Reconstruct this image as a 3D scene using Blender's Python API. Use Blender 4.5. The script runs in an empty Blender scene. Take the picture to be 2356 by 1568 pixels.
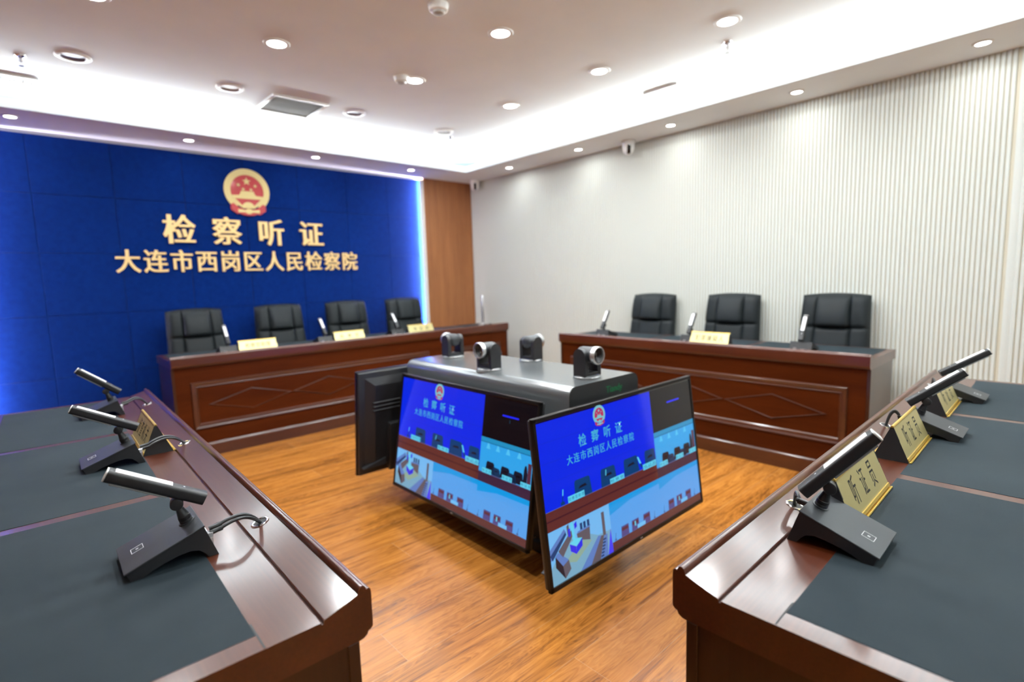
import bpy, bmesh, math, random
from mathutils import Vector, Matrix
random.seed(7)
PI = math.pi
SC = bpy.context.scene
COL = SC.collection

# ------------------------------------------------------------------ helpers
def srgb(r, g, b):
    def f(c):
        c /= 255.0
        return c / 12.92 if c <= 0.04045 else ((c + 0.055) / 1.055) ** 2.4
    return (f(r), f(g), f(b), 1.0)

MATS = {}
def mat(name, color, rough=0.5, metal=0.0, emit=None, estr=0.0, coat=0.0, spec=None, coat_rough=0.1):
    if name in MATS:
        return MATS[name]
    m = bpy.data.materials.new(name); m.use_nodes = True
    b = m.node_tree.nodes['Principled BSDF']
    b.inputs['Base Color'].default_value = color if len(color) == 4 else (*color, 1)
    b.inputs['Roughness'].default_value = rough
    b.inputs['Metallic'].default_value = metal
    if coat:
        b.inputs['Coat Weight'].default_value = coat
        b.inputs['Coat Roughness'].default_value = coat_rough
    if spec is not None:
        b.inputs['Specular IOR Level'].default_value = spec
    if emit is not None:
        b.inputs['Emission Color'].default_value = emit if len(emit) == 4 else (*emit, 1)
        b.inputs['Emission Strength'].default_value = estr
    MATS[name] = m
    return m

def nodes_of(m):
    return m.node_tree.nodes, m.node_tree.links, m.node_tree.nodes['Principled BSDF']

def add_noise_color(m, c1, c2, scale, mapping=(1, 1, 1), detail=4, bump=0.0, bscale=None, rough_var=None, contrast=(0.3, 0.7)):
    n, l, b = nodes_of(m)
    tc = n.new('ShaderNodeTexCoord'); mp = n.new('ShaderNodeMapping')
    mp.inputs['Scale'].default_value = mapping
    l.new(tc.outputs['Object'], mp.inputs['Vector'])
    nz = n.new('ShaderNodeTexNoise'); nz.inputs['Scale'].default_value = scale; nz.inputs['Detail'].default_value = detail
    l.new(mp.outputs['Vector'], nz.inputs['Vector'])
    cr = n.new('ShaderNodeValToRGB')
    cr.color_ramp.elements[0].position = contrast[0]; cr.color_ramp.elements[1].position = contrast[1]
    cr.color_ramp.elements[0].color = c1; cr.color_ramp.elements[1].color = c2
    l.new(nz.outputs['Fac'], cr.inputs['Fac']); l.new(cr.outputs['Color'], b.inputs['Base Color'])
    if bump:
        nb = n.new('ShaderNodeTexNoise'); nb.inputs['Scale'].default_value = bscale or scale; nb.inputs['Detail'].default_value = 3
        l.new(tc.outputs['Object'], nb.inputs['Vector'])
        bp = n.new('ShaderNodeBump'); bp.inputs['Strength'].default_value = bump; bp.inputs['Distance'].default_value = 0.001
        l.new(nb.outputs['Fac'], bp.inputs['Height']); l.new(bp.outputs['Normal'], b.inputs['Normal'])
    return m

class MB:
    """collects shapes and links them as one mesh object"""
    def __init__(self):
        self.bm = bmesh.new(); self.mi = 0; self.mats = []
    def use(self, m):
        if m not in self.mats: self.mats.append(m)
        self.mi = self.mats.index(m); return self
    def _tag(self, faces):
        for f in faces: f.material_index = self.mi
    def poly(self, pts):
        vs = [self.bm.verts.new(p) for p in pts]
        f = self.bm.faces.new(vs); f.material_index = self.mi; return f
    def box(self, x0, x1, y0, y1, z0, z1, bevel=0.0, seg=2, M=None):
        r = bmesh.ops.create_cube(self.bm, size=1.0)
        vs = r['verts']
        for v in vs:
            v.co = Vector(((x0 + x1) / 2 + v.co.x * (x1 - x0), (y0 + y1) / 2 + v.co.y * (y1 - y0), (z0 + z1) / 2 + v.co.z * (z1 - z0)))
        fs = set(f for v in vs for f in v.link_faces); self._tag(fs)
        if bevel > 0:
            es = list(set(e for v in vs for e in v.link_edges))
            rr = bmesh.ops.bevel(self.bm, geom=es, offset=bevel, segments=seg, profile=0.5, affect='EDGES')
            self._tag(rr['faces'])
            vs = list(set(v for f in rr['faces'] for v in f.verts) | set(v for f in fs if f.is_valid for v in f.verts))
        if M is not None:
            for v in vs:
                if v.is_valid: v.co = M @ v.co
        return self
    def prism(self, prof, axis, a0, a1, M=None):
        """prof: list of 2D points; extruded along axis 'x' (prof=(y,z)), 'y' (prof=(x,z)), 'z' (prof=(x,y))"""
        def P(p, a):
            q = {'x': (a, p[0], p[1]), 'y': (p[0], a, p[1]), 'z': (p[0], p[1], a)}[axis]
            return M @ Vector(q) if M is not None else q
        A = [self.bm.verts.new(P(p, a0)) for p in prof]; B = [self.bm.verts.new(P(p, a1)) for p in prof]
        n = len(prof); fs = []
        for i in range(n):
            j = (i + 1) % n
            fs.append(self.bm.faces.new((A[i], A[j], B[j], B[i])))
        fs.append(self.bm.faces.new(A[::-1])); fs.append(self.bm.faces.new(B))
        self._tag(fs); bmesh.ops.recalc_face_normals(self.bm, faces=fs)
        return self
    def lathe(self, prof, n=32, M=None, cap=True):
        """prof: (r, z) list bottom to top around local z"""
        rings = []
        for r, z in prof:
            rings.append([self.bm.verts.new((M @ Vector((r * math.cos(2 * PI * i / n), r * math.sin(2 * PI * i / n), z))) if M is not None
                          else (r * math.cos(2 * PI * i / n), r * math.sin(2 * PI * i / n), z)) for i in range(n)])
        fs = []
        for a, b in zip(rings, rings[1:]):
            for i in range(n):
                j = (i + 1) % n; fs.append(self.bm.faces.new((a[i], a[j], b[j], b[i])))
        if cap:
            if prof[0][0] > 1e-6: fs.append(self.bm.faces.new(rings[0][::-1]))
            if prof[-1][0] > 1e-6: fs.append(self.bm.faces.new(rings[-1]))
        self._tag(fs); bmesh.ops.recalc_face_normals(self.bm, faces=fs)
        return self
    def cyl(self, p0, p1, r0, r1=None, n=24, bevel=0.0):
        p0, p1 = Vector(p0), Vector(p1); r1 = r0 if r1 is None else r1
        d = p1 - p0; L = d.length
        M = Matrix.Translation(p0) @ d.to_track_quat('Z', 'Y').to_matrix().to_4x4()
        if bevel:
            k = bevel
            prof = [(r0 - k, 0), (r0 - k * .3, k * .3), (r0, k), (r1, L - k), (r1 - k * .3, L - k * .3), (r1 - k, L)]
        else:
            prof = [(r0, 0), (r1, L)]
        return self.lathe(prof, n, M)
    def tube(self, pts, r, n=10, sub=6):
        P = [Vector(p) for p in pts]; C = []
        for i in range(len(P) - 1):
            p0 = P[max(i - 1, 0)]; p1 = P[i]; p2 = P[i + 1]; p3 = P[min(i + 2, len(P) - 1)]
            for k in range(sub):
                t = k / sub
                C.append(0.5 * ((2 * p1) + (p2 - p0) * t + (2 * p0 - 5 * p1 + 4 * p2 - p3) * t * t + (3 * p1 - p0 - 3 * p2 + p3) * t ** 3))
        C.append(P[-1])
        rings = []; up = Vector((0.3, 0.2, 1))
        for i, c in enumerate(C):
            d = (C[min(i + 1, len(C) - 1)] - C[max(i - 1, 0)]).normalized()
            a = d.cross(up)
            if a.length < 1e-3: a = d.cross(Vector((1, 0, 0)))
            a.normalize(); b = d.cross(a)
            rings.append([self.bm.verts.new(c + a * r * math.cos(2 * PI * k / n) + b * r * math.sin(2 * PI * k / n)) for k in range(n)])
        fs = []
        for A, B in zip(rings, rings[1:]):
            for k in range(n):
                j = (k + 1) % n; fs.append(self.bm.faces.new((A[k], A[j], B[j], B[k])))
        fs.append(self.bm.faces.new(rings[0][::-1])); fs.append(self.bm.faces.new(rings[-1]))
        self._tag(fs); bmesh.ops.recalc_face_normals(self.bm, faces=fs)
        return self
    def mesh(self, me, M):
        k = len(self.bm.verts); kf = len(self.bm.faces)
        self.bm.from_mesh(me)
        self.bm.verts.ensure_lookup_table(); self.bm.faces.ensure_lookup_table()
        for v in self.bm.verts[k:]: v.co = M @ v.co
        for f in self.bm.faces[kf:]: f.material_index = self.mi
        return self
    def build(self, name, m=None, parent=None, smooth=35):
        me = bpy.data.meshes.new(name)
        self.bm.to_mesh(me); self.bm.free()
        for mm in (self.mats or [m]): me.materials.append(mm)
        if smooth:
            me.polygons.foreach_set('use_smooth', [True] * len(me.polygons))
            me.set_sharp_from_angle(angle=math.radians(smooth))
        o = bpy.data.objects.new(name, me); COL.objects.link(o)
        if parent is not None: o.parent = parent
        return o

def tag(o, label, cat, group=None, kind=None):
    o['label'] = label; o['category'] = cat
    if group: o['group'] = group
    if kind: o['kind'] = kind
    return o

def thing(name, label, cat, loc=(0, 0, 0), rotz=0.0, group=None, M=None):
    o = bpy.data.objects.new(name, None); COL.objects.link(o); o.empty_display_size = 0.05
    if M is not None: o.matrix_world = M
    else: o.location = loc; o.rotation_euler = (0, 0, rotz)
    return tag(o, label, cat, group)

def struct(o, label=None):
    o['kind'] = 'structure'
    if label: o['label'] = label
    return o

def dup(root, M, label, group=None):
    r = root.copy(); COL.objects.link(r); r.matrix_world = M; r['label'] = label
    if group: r['group'] = group
    for ch in list(root.children):
        c = ch.copy(); COL.objects.link(c); c.parent = r
        for g in list(ch.children):
            d = g.copy(); COL.objects.link(d); d.parent = c
    return r

def TR(x, y, z, rz=0.0):
    return Matrix.Translation((x, y, z)) @ Matrix.Rotation(rz, 4, 'Z')

# glyph meshes -------------------------------------------------------------
_gl = {}
def glyph(ch, ext=0.0, off=0.0):
    key = (ch, ext, off)
    if key in _gl: return _gl[key]
    cu = bpy.data.curves.new('glyph', 'FONT'); cu.body = ch; cu.size = 1.0; cu.extrude = ext; cu.offset = off
    cu.align_x = 'LEFT'; cu.fill_mode = 'BOTH'; cu.resolution_u = 3
    o = bpy.data.objects.new('glyph', cu); COL.objects.link(o)
    dg = bpy.context.evaluated_depsgraph_get(); dg.update()
    me = bpy.data.meshes.new_from_object(o.evaluated_get(dg))
    bpy.data.objects.remove(o); bpy.data.curves.remove(cu)
    _gl[key] = me
    return me
def bbox(me):
    xs = [v.co.x for v in me.vertices]; ys = [v.co.y for v in me.vertices]
    return min(xs), max(xs), min(ys), max(ys)
_r = bbox(glyph('国'))
EMC = ((_r[0] + _r[1]) / 2, (_r[2] + _r[3]) / 2); EMH = (_r[3] - _r[2]) / 0.90; EMW = (_r[1] - _r[0]) / 0.86

def put_glyph(mb, ch, w, h, F, ext=0.0, off=0.0, dx=0.0, latin=False):
    """F: 4x4 with X = right, Y = up, Z = out of the face, origin at the glyph centre"""
    me = glyph(ch, ext, off)
    S = Matrix.Diagonal((w / EMW, h / EMH, 1.0, 1.0)) @ Matrix.Translation((-EMC[0], -EMC[1], 0))
    for k in ((-1, 0, 1) if dx else (0,)):
        mb.mesh(me, F @ Matrix.Translation((k * dx, 0, k * 2e-6)) @ S)

# ------------------------------------------------------------------ materials
WHITE = mat('white_paint', (0.78, 0.765, 0.74), 0.75)
add_noise_color(WHITE, (0.78, 0.815, 0.83, 1), (0.82, 0.855, 0.87, 1), 3, bump=0.05, bscale=180)
def wood(name, c1, c2, direction, scale, rough, coat=0.0, coat_rough=0.12, spec=None):
    m = mat(name, c1, rough, coat=coat, coat_rough=coat_rough, spec=spec)
    n, l, b = nodes_of(m)
    tc = n.new('ShaderNodeTexCoord'); mp = n.new('ShaderNodeMapping')
    s = [9.0, 9.0, 9.0]; s['xyz'.index(direction)] = 0.7
    mp.inputs['Scale'].default_value = s
    l.new(tc.outputs['Object'], mp.inputs['Vector'])
    n1 = n.new('ShaderNodeTexNoise'); n1.inputs['Scale'].default_value = scale; n1.inputs['Detail'].default_value = 6; n1.inputs['Distortion'].default_value = 0.6
    l.new(mp.outputs['Vector'], n1.inputs['Vector'])
    mp2 = n.new('ShaderNodeMapping'); s2 = [60.0, 60.0, 60.0]; s2['xyz'.index(direction)] = 2.0
    mp2.inputs['Scale'].default_value = s2; l.new(tc.outputs['Object'], mp2.inputs['Vector'])
    n2 = n.new('ShaderNodeTexNoise'); n2.inputs['Scale'].default_value = 3.0; n2.inputs['Detail'].default_value = 3
    l.new(mp2.outputs['Vector'], n2.inputs['Vector'])
    mx = n.new('ShaderNodeMath'); mx.operation = 'MULTIPLY_ADD'; mx.inputs[1].default_value = 0.35; l.new(n2.outputs['Fac'], mx.inputs[0]); 
    ml = n.new('ShaderNodeMath'); ml.operation = 'MULTIPLY'; ml.inputs[1].default_value = 0.65; l.new(n1.outputs['Fac'], ml.inputs[0]); l.new(ml.outputs[0], mx.inputs[2])
    cr = n.new('ShaderNodeValToRGB'); cr.color_ramp.elements[0].position = 0.32; cr.color_ramp.elements[1].position = 0.68
    cr.color_ramp.elements[0].color = (*c1, 1); cr.color_ramp.elements[1].color = (*c2, 1)
    l.new(mx.outputs[0], cr.inputs['Fac']); l.new(cr.outputs['Color'], b.inputs['Base Color'])
    return m
WOOD = wood('mahogany_veneer', (0.048, 0.0085, 0.0022), (0.086, 0.0180, 0.0042), 'x', 1.2, 0.40, 0.75, 0.15, 0.3)
WOODF = wood('mahogany_front_panel', (0.044, 0.0078, 0.0012), (0.078, 0.0150, 0.0022), 'x', 1.2, 0.45, 0.03, 0.15, 0.06)
WOODM = wood('mahogany_moulding', (0.040, 0.0085, 0.0020), (0.072, 0.0160, 0.0034), 'x', 1.2, 0.38, 0.65, 0.14)
WOODV = wood('mahogany_upright_grain', (0.026, 0.0070, 0.0028), (0.045, 0.013, 0.0045), 'z', 1.2, 0.42, 0.7, 0.10, 0.2)
WOODG = mat('dark_groove_wood', (0.02, 0.006, 0.004), 0.5)
TEAK = wood('teak_slats', (0.26, 0.095, 0.030), (0.40, 0.155, 0.052), 'z', 1.6, 0.42)
TEAKD = wood('dark_teak_panelling', (0.10, 0.036, 0.016), (0.16, 0.06, 0.026), 'z', 1.6, 0.4)
LEATHER = mat('slate_leather', (0.085, 0.11, 0.12), 0.65, spec=0.08)
add_noise_color(LEATHER, (0.020, 0.029, 0.035, 1), (0.026, 0.036, 0.042, 1), 6, bump=0.35, bscale=900)
BLACKP = mat('black_plastic', (0.012, 0.0125, 0.0145), 0.42)
GREYP = mat('dark_grey_coated_metal', (0.035, 0.038, 0.043), 0.40, metal=0.25)
PODM = mat('pod_grey_coated_metal', (0.085, 0.096, 0.100), 0.35, coat=1.0, coat_rough=0.16)
MATS['pod_grey_coated_metal'].node_tree.nodes['Principled BSDF'].inputs['Coat IOR'].default_value = 1.9
PODE = mat('pod_end_shade', (0.016, 0.017, 0.018), 0.45)  # same paint as the cover, its shaded end put into a darker colour
PODD = mat('pod_dark_cabinet', (0.012, 0.012, 0.014), 0.45)
CHROME = mat('chrome', (0.82, 0.82, 0.84), 0.12, metal=1.0)
SILVER = mat('silver_ring', (0.68, 0.69, 0.70), 0.32, metal=0.9)
WPLAST = mat('white_plastic', (0.80, 0.80, 0.78), 0.4)
WDIFF = mat('white_diffuser_strip', (0.90, 0.91, 0.93), 0.35)
GRIL = mat('grey_diffuser', (0.22, 0.24, 0.25), 0.35)
GOLD = mat('brushed_gold_plate', (0.62, 0.54, 0.25), 0.36, metal=0.5)
GOLDR = mat('gold_rail', (0.80, 0.56, 0.13), 0.30, metal=0.65)
GOLDL = mat('gold_letter', (0.90, 0.62, 0.27), 0.45, metal=0.25)
GOLDE = mat('emblem_gold', (0.62, 0.49, 0.21), 0.42, metal=0.3)
REDE = mat('emblem_red', (0.46, 0.008, 0.012), 0.40, coat=0.08)
INK = mat('black_ink', (0.012, 0.011, 0.010), 0.6)
BLACKM = mat('matt_black_end', (0.012, 0.011, 0.012), 0.65)
CHAIRM = mat('black_leather', (0.030, 0.036, 0.040), 0.5, spec=0.22)
add_noise_color(CHAIRM, (0.010, 0.0135, 0.0155, 1), (0.014, 0.018, 0.020, 1), 5, bump=0.3, bscale=400)
GLASSB = mat('black_lens', (0.006, 0.006, 0.008), 0.06, coat=1.0, coat_rough=0.02)
LENSW = mat('lens_element', (0.16, 0.12, 0.10), 0.08, metal=0.6)
SEAM = mat('dark_seam', (0.01, 0.01, 0.011), 0.6)

BLUE = mat('royal_blue_felt', (0.0016, 0.034, 0.205), 0.95, spec=0.03)
add_noise_color(BLUE, (0.0012, 0.0155, 0.122, 1), (0.0018, 0.0205, 0.148, 1), 30, bump=0.25, bscale=500)
BLUE.node_tree.nodes['Principled BSDF'].inputs['Sheen Weight'].default_value = 0.07
CREAM = mat('cream_slat', (0.63, 0.66, 0.625), 0.55)
GROOVE_SHADE = mat('groove_shade_beige', (0.58, 0.55, 0.44), 0.7)  # shade inside the slat grooves, put into the colour as beige

# ------------------------------------------------------------------ room constants
XL, YB = -5.40, -7.60
ZS, ZC = 2.489, 2.64
RB, RR, RL, RK = 0.551, 0.489, 0.50, 0.55
BX0, BX1 = -4.705, -0.7135      # blue wall between the two timber pillars
YF = 0.05                        # face of the blue panels

# floor: laminate planks, rows along x
FLOORM = mat('oak_laminate', (0.5, 0.25, 0.1), 0.27, spec=0.5)
def floor_nodes(m):
    n, l, b = nodes_of(m)
    tc = n.new('ShaderNodeTexCoord')
    sp = n.new('ShaderNodeSeparateXYZ'); l.new(tc.outputs['Object'], sp.inputs[0])
    PW, PL = 0.19, 1.52
    def mth(op, a, bb=None, c=None):
        q = n.new('ShaderNodeMath'); q.operation = op
        for i, v in enumerate((a, bb, c)):
            if v is None: continue
            if isinstance(v, (int, float)): q.inputs[i].default_value = v
            else: l.new(v, q.inputs[i])
        return q.outputs[0]
    yy = mth('ADD', sp.outputs['Y'], 3.987 + 0.19 * 40)
    row = mth('FLOOR', mth('DIVIDE', yy, PW))
    wn = n.new('ShaderNodeTexWhiteNoise'); wn.noise_dimensions = '1D'; l.new(row, wn.inputs['W'])
    xs = mth('ADD', mth('ADD', sp.outputs['X'], 20.0), mth('MULTIPLY', wn.outputs['Value'], PL))
    colm = mth('FLOOR', mth('DIVIDE', xs, PL))
    pid = mth('ADD', mth('MULTIPLY', row, 17.3), mth('MULTIPLY', colm, 5.71))
    wn2 = n.new('ShaderNodeTexWhiteNoise'); wn2.noise_dimensions = '1D'; l.new(pid, wn2.inputs['W'])
    # seams
    fy = mth('FRACT', mth('DIVIDE', yy, PW)); fx = mth('FRACT', mth('DIVIDE', xs, PL))
    ey = mth('MULTIPLY', mth('MINIMUM', fy, mth('SUBTRACT', 1.0, fy)), PW)
    ex = mth('MULTIPLY', mth('MINIMUM', fx, mth('SUBTRACT', 1.0, fx)), PL)
    seam = mth('MULTIPLY', mth('LESS_THAN', mth('MINIMUM', ex, ey), 0.0008), 0.55)
    # grain
    cb = n.new('ShaderNodeCombineXYZ')
    l.new(mth('ADD', mth('MULTIPLY', sp.outputs['X'], 1.1), mth('MULTIPLY', wn2.outputs['Value'], 31.0)), cb.inputs[0])
    l.new(mth('ADD', mth('MULTIPLY', sp.outputs['Y'], 10.0), mth('MULTIPLY', wn2.outputs['Value'], 13.0)), cb.inputs[1])
    n1 = n.new('ShaderNodeTexNoise'); n1.inputs['Scale'].default_value = 1.5; n1.inputs['Detail'].default_value = 5; n1.inputs['Distortion'].default_value = 1.1
    l.new(cb.outputs[0], n1.inputs['Vector'])
    # cathedral figure: rings of a stretched noise
    rings = mth('FRACT', mth('MULTIPLY', n1.outputs['Fac'], 13.0))
    rings = mth('ABSOLUTE', mth('SUBTRACT', rings, 0.5))
    cb2 = n.new('ShaderNodeCombineXYZ')
    l.new(mth('MULTIPLY', sp.outputs['X'], 4.0), cb2.inputs[0]); l.new(mth('MULTIPLY', sp.outputs['Y'], 120.0), cb2.inputs[1]); l.new(wn2.outputs['Value'], cb2.inputs[2])
    n2 = n.new('ShaderNodeTexNoise'); n2.inputs['Scale'].default_value = 1.0; n2.inputs['Detail'].default_value = 3
    l.new(cb2.outputs[0], n2.inputs['Vector'])
    g = mth('ADD', mth('ADD', mth('MULTIPLY', n1.outputs['Fac'], 0.50), mth('MULTIPLY', rings, 0.26)), mth('ADD', mth('MULTIPLY', n2.outputs['Fac'], 0.40), mth('MULTIPLY', wn2.outputs['Value'], 0.06)))
    cr = n.new('ShaderNodeValToRGB')
    e = cr.color_ramp.elements
    e[0].position = 0.38; e[0].color = (0.155, 0.050, 0.0065, 1)
    e[1].position = 0.78; e[1].color = (0.56, 0.228, 0.042, 1)
    k = e.new(0.56); k.color = (0.40, 0.147, 0.022, 1)
    l.new(g, cr.inputs['Fac'])
    mx = n.new('ShaderNodeMix'); mx.data_type = 'RGBA'
    l.new(seam, mx.inputs['Factor']); l.new(cr.outputs['Color'], mx.inputs['A']); mx.inputs['B'].default_value = (0.56, 0.34, 0.17, 1)
    l.new(mx.outputs['Result'], b.inputs['Base Color'])
    bp = n.new('ShaderNodeBump'); bp.inputs['Strength'].default_value = 0.06; bp.inputs['Distance'].default_value = 0.001
    l.new(n2.outputs['Fac'], bp.inputs['Height']); l.new(bp.outputs['Normal'], b.inputs['Normal'])
floor_nodes(FLOORM)

def build_room():
    b = MB(); b.box(XL - .1, .1, YB - .1, .12, -.06, 0); struct(b.build('floor', FLOORM))
    # raised ceiling, soffit ring
    b = MB(); b.box(XL - .1, .1, YB - .1, .12, ZC, ZC + .06); struct(b.build('ceiling', WHITE))
    def ring(b, o0, o1, z0, z1):
        # o = (left, right, front(back wall side), near) outer / inner rectangles
        b.box(o0[0], o0[1], o1[3], o0[3], z0, z1); b.box(o0[0], o0[1], o0[2], o1[2], z0, z1)
        b.box(o0[0], o1[0], o1[2], o1[3], z0, z1); b.box(o1[1], o0[1], o1[2], o1[3], z0, z1)
    b = MB()
    outer = (XL, 0.0, YB, YF + .02); inner = (XL + RL, -RR, YB + RK, -RB)
    b.use(WHITE); ring(b, outer, inner, ZS, ZS + .012)
    t = .012
    inner2 = (inner[0] - t, inner[1] + t, inner[2] - t, inner[3] + t)
    ring(b, inner2, inner, ZS + .012, ZS + .060)
    struct(b.build('trim_1', WHITE, smooth=0))
    # right wall: vertical cream slats
    b = MB(); P = 0.02545; y = 0.0
    b.use(CREAM); b.use(GROOVE_SHADE)
    z0, z1 = 0.0, ZC
    prof = [(0.0040, 0.0), (0.0008, 0.0018), (0.0, 0.0045), (0.0, 0.0155), (0.0008, 0.0182), (0.0040, 0.020), (0.0085, 0.0205), (0.0085, P)]
    cols = []
    N = int(-YB / P)
    seq = []
    for i in range(N):
        if i in (200, 201): seq.append((0.0, -(i * P + P * .5), 0)); continue    # broad plain joint board
        for k, (dx, dy) in enumerate(prof): seq.append((dx, -(i * P + dy), k))
    A = [b.bm.verts.new((dx, yy, z0)) for dx, yy, k in seq]; Bv = [b.bm.verts.new((dx, yy, z1)) for dx, yy, k in seq]
    for i in range(len(seq) - 1):
        f = b.bm.faces.new((A[i], A[i + 1], Bv[i + 1], Bv[i]))
        f.material_index = 1 if seq[i][2] in (5, 6, 7) else 0
    b.use(CREAM); b.box(0.012, 0.08, YB, 0.1, 0, ZC)
    bmesh.ops.recalc_face_normals(b.bm, faces=b.bm.faces[:])
    struct(b.build('wall_right', None, smooth=40))
    b = MB(); b.box(XL - .08, XL, YB, .1, 0, ZC); struct(b.build('wall_left', TEAKD))
    b = MB(); b.box(XL, 0, YB - .08, YB, 0, ZC); struct(b.build('wall_front', CREAM))
    # blue felt wall of square panels
    b = MB(); b.use(BLUE); b.use(WHITE)
    xs = [BX0, -4.226, -3.712, -3.205, -2.703, -2.196, -1.678, -1.186, BX1]
    zs = [0.0, 0.105, 0.590, 1.085, 1.575, 2.028, 2.470]
    b.use(BLUE)
    for i in range(len(xs) - 1):
        for j in range(len(zs) - 1):
            b.box(xs[i] + .0012, xs[i + 1] - .0012, YF, YF + .02, zs[j] + .0012, zs[j + 1] - .0012, bevel=.0035, seg=2)
    b.box(BX0, BX1, YF + .010, YF + .022, 0, 2.470)
    b.use(WHITE); b.box(XL, 0, YF + .022, YF + .07, 0, ZC)
    struct(b.build('wall_back', None, smooth=0))
    # timber pillars either side
    for nm, xa, xb in (('trim_2', BX1, 0.0), ('trim_3', XL, BX0)):
        b = MB(); p = .030; seq = []
        n = int((xb - xa) / p); p = (xb - xa) / n
        prof = [(xa, YF + .021), (xa, .004)]
        for i in range(n):
            x = xa + i * p
            prof += [(x + .0015, .0008), (x + .004, 0), (x + p - .006, 0), (x + p - .0035, .0008), (x + p - .0025, .005), (x + p - .0005, .005)]
        prof += [(xb, .005), (xb, YF + .021)]
        b.prism(prof, 'z', 0, ZS)
        struct(b.build(nm, TEAK, smooth=40))
build_room()

# ------------------------------------------------------------------ lights
def area(name, loc, rot, sx, sy, power, color, shape='RECTANGLE', spread=PI):
    L = bpy.data.lights.new(name, 'AREA'); L.shape = shape; L.size = sx
    if shape in ('RECTANGLE', 'ELLIPSE'): L.size_y = sy
    L.energy = power; L.color = color; L.spread = spread
    o = bpy.data.objects.new(name, L); COL.objects.link(o); o.location = loc; o.rotation_euler = rot
    return o
COOL = (0.90, 0.985, 1.0); NEUT = (0.955, 0.99, 1.0)
K_COVE, K_RING, K_CEIL = 18.5, 1.15, 7.7
# cove strips lie on the ring's shelf and shine up at the raised ceiling
zl = ZS + .056
area('cove_lamp_back', (XL / 2, -RB + .060, zl), (PI + .95, 0, 0), -XL - 1.1, .03, K_COVE * 4.3, COOL)
area('cove_lamp_right', (-RR + .060, YB / 2, zl), (PI, -.95, 0), .03, -YB - 1.2, K_COVE * 5.0, COOL)
area('cove_lamp_near', (XL / 2, YB + RK - .060, zl), (PI - .95, 0, 0), -XL - 1.1, .03, K_COVE * 4.3, COOL)

TRIMW = mat('white_lamp_trim', (0.80, 0.80, 0.79), 0.5)
LIT = mat('lit_diffuser', (0.9, 0.9, 0.9), 0.4, emit=(1, 0.99, 0.97, 1), estr=9.0)
DARKR = mat('unlit_reflector', (0.30, 0.28, 0.30), 0.35, metal=0.4)

def make_downlight(name, R, lit):
    t = thing(name, 'x', 'ceiling light')
    b = MB(); b.lathe([(R * .80, -.0005), (R * .84, -.006), (R * 1.10, -.006), (R * 1.16, -.003), (R * 1.18, 0.0)], 40, cap=False)
    b.build('trim_ring', TRIMW, t)
    if lit:
        b = MB(); b.lathe([(.0001, -.004), (R * .84, -.004), (R * .84, -.001), (.0001, -.001)], 40, cap=False); b.build('diffuser', LIT, t)
    else:
        b = MB(); b.lathe([(R * .82, -.0045), (R * .78, -.001), (R * .5, -.0006), (.0001, -.0006)], 40, cap=False); b.build('reflector', DARKR, t)
    return t

ring_back = [-4.289, -3.211, -2.144, -1.084]
ring_right = [-1.023, -2.021, -3.016, -3.991, -4.958]
CX = [-3.96, -3.130, -2.212, -1.324]
CY = [-2.225, -3.118, -4.004]
def lamp_spot(x, y, z, R, P, col=NEUT):
    area('downlight_lamp', (x, y, z - .0075), (0, 0, 0), R * 1.6, 0, P, col, 'DISK', PI)
dl = make_downlight('recessed_downlight', .041, True)
spots = []
ordn = ['leftmost', 'second from left', 'third from left', 'rightmost']
for i, x in enumerate(ring_back):
    spots.append((x, -.328, f'small lit downlight in the lowered border above the blue wall, {ordn[i]} of four'))
ordr = ['nearest the room corner', 'second from the room corner', 'third from the room corner', 'fourth from the room corner', 'farthest one, at top right']
for i, y in enumerate(ring_right):
    spots.append((-.258, y, f'small lit downlight in the lowered border above the slatted wall, {ordr[i]}'))
for i, (x, y, lab) in enumerate(spots):
    M = TR(x, y, ZS)
    if i == 0: dl.matrix_world = M; dl['label'] = lab; dl['group'] = 'small downlights in the lowered ceiling border'
    else: dup(dl, M, lab)
    lamp_spot(x, y, ZS, .041, K_RING)
for y in (-5.95,): lamp_spot(-.26, y, ZS, .041, K_RING)
big = make_downlight('recessed_downlight', .062, True)
bigs = [(CX[0], CY[0], 'large lit downlight cut off by the top left edge of the photo'),
        (CX[1], CY[0], 'large lit downlight left of the ceiling middle, above the emblem'),
        (CX[2], CY[0], 'large lit downlight right beside a smoke detector'),
        (CX[3], CY[0], 'large lit downlight farthest from the camera, towards the room corner'),
        (CX[2], CY[1], 'large lit downlight at top centre of the ceiling'),
        (CX[3], CY[1], 'large lit downlight between the top centre lamp and the slatted wall'),
        (CX[3], CY[2], 'large lit downlight at top right, just beyond a sprinkler head')]
for i, (x, y, lab) in enumerate(bigs):
    M = TR(x, y, ZC)
    if i == 0: big.matrix_world = M; big['label'] = lab; big['group'] = 'large downlights in the raised ceiling'
    else: dup(big, M, lab)
    lamp_spot(x, y, ZC, .062, K_CEIL)
for x, y in ((CX[0], CY[1]), (CX[1], CY[1]), (CX[0], CY[2]), (CX[1], CY[2]), (CX[2], CY[2]), (CX[1], -4.9), (CX[2], -4.9), (CX[3], -4.9)):
    lamp_spot(x, y, ZC, .062, K_CEIL)
off = make_downlight('unlit_downlight', .075, False)
for i, (x, y, lab) in enumerate([(-3.985, -1.328, 'unlit round downlight at far left of the ceiling, beside a sprinkler'),
                                 (-3.143, -1.331, 'unlit round downlight left of the square air grille'),
                                 (-2.220, -1.323, 'unlit round downlight right of the square air grille'),
                                 (-1.323, -1.302, 'unlit round downlight nearest the room corner')]):
    M = TR(x, y, ZC)
    if i == 0: off.matrix_world = M; off['label'] = lab; off['group'] = 'unlit downlights in the row by the blue wall'
    else: dup(off, M, lab)

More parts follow.
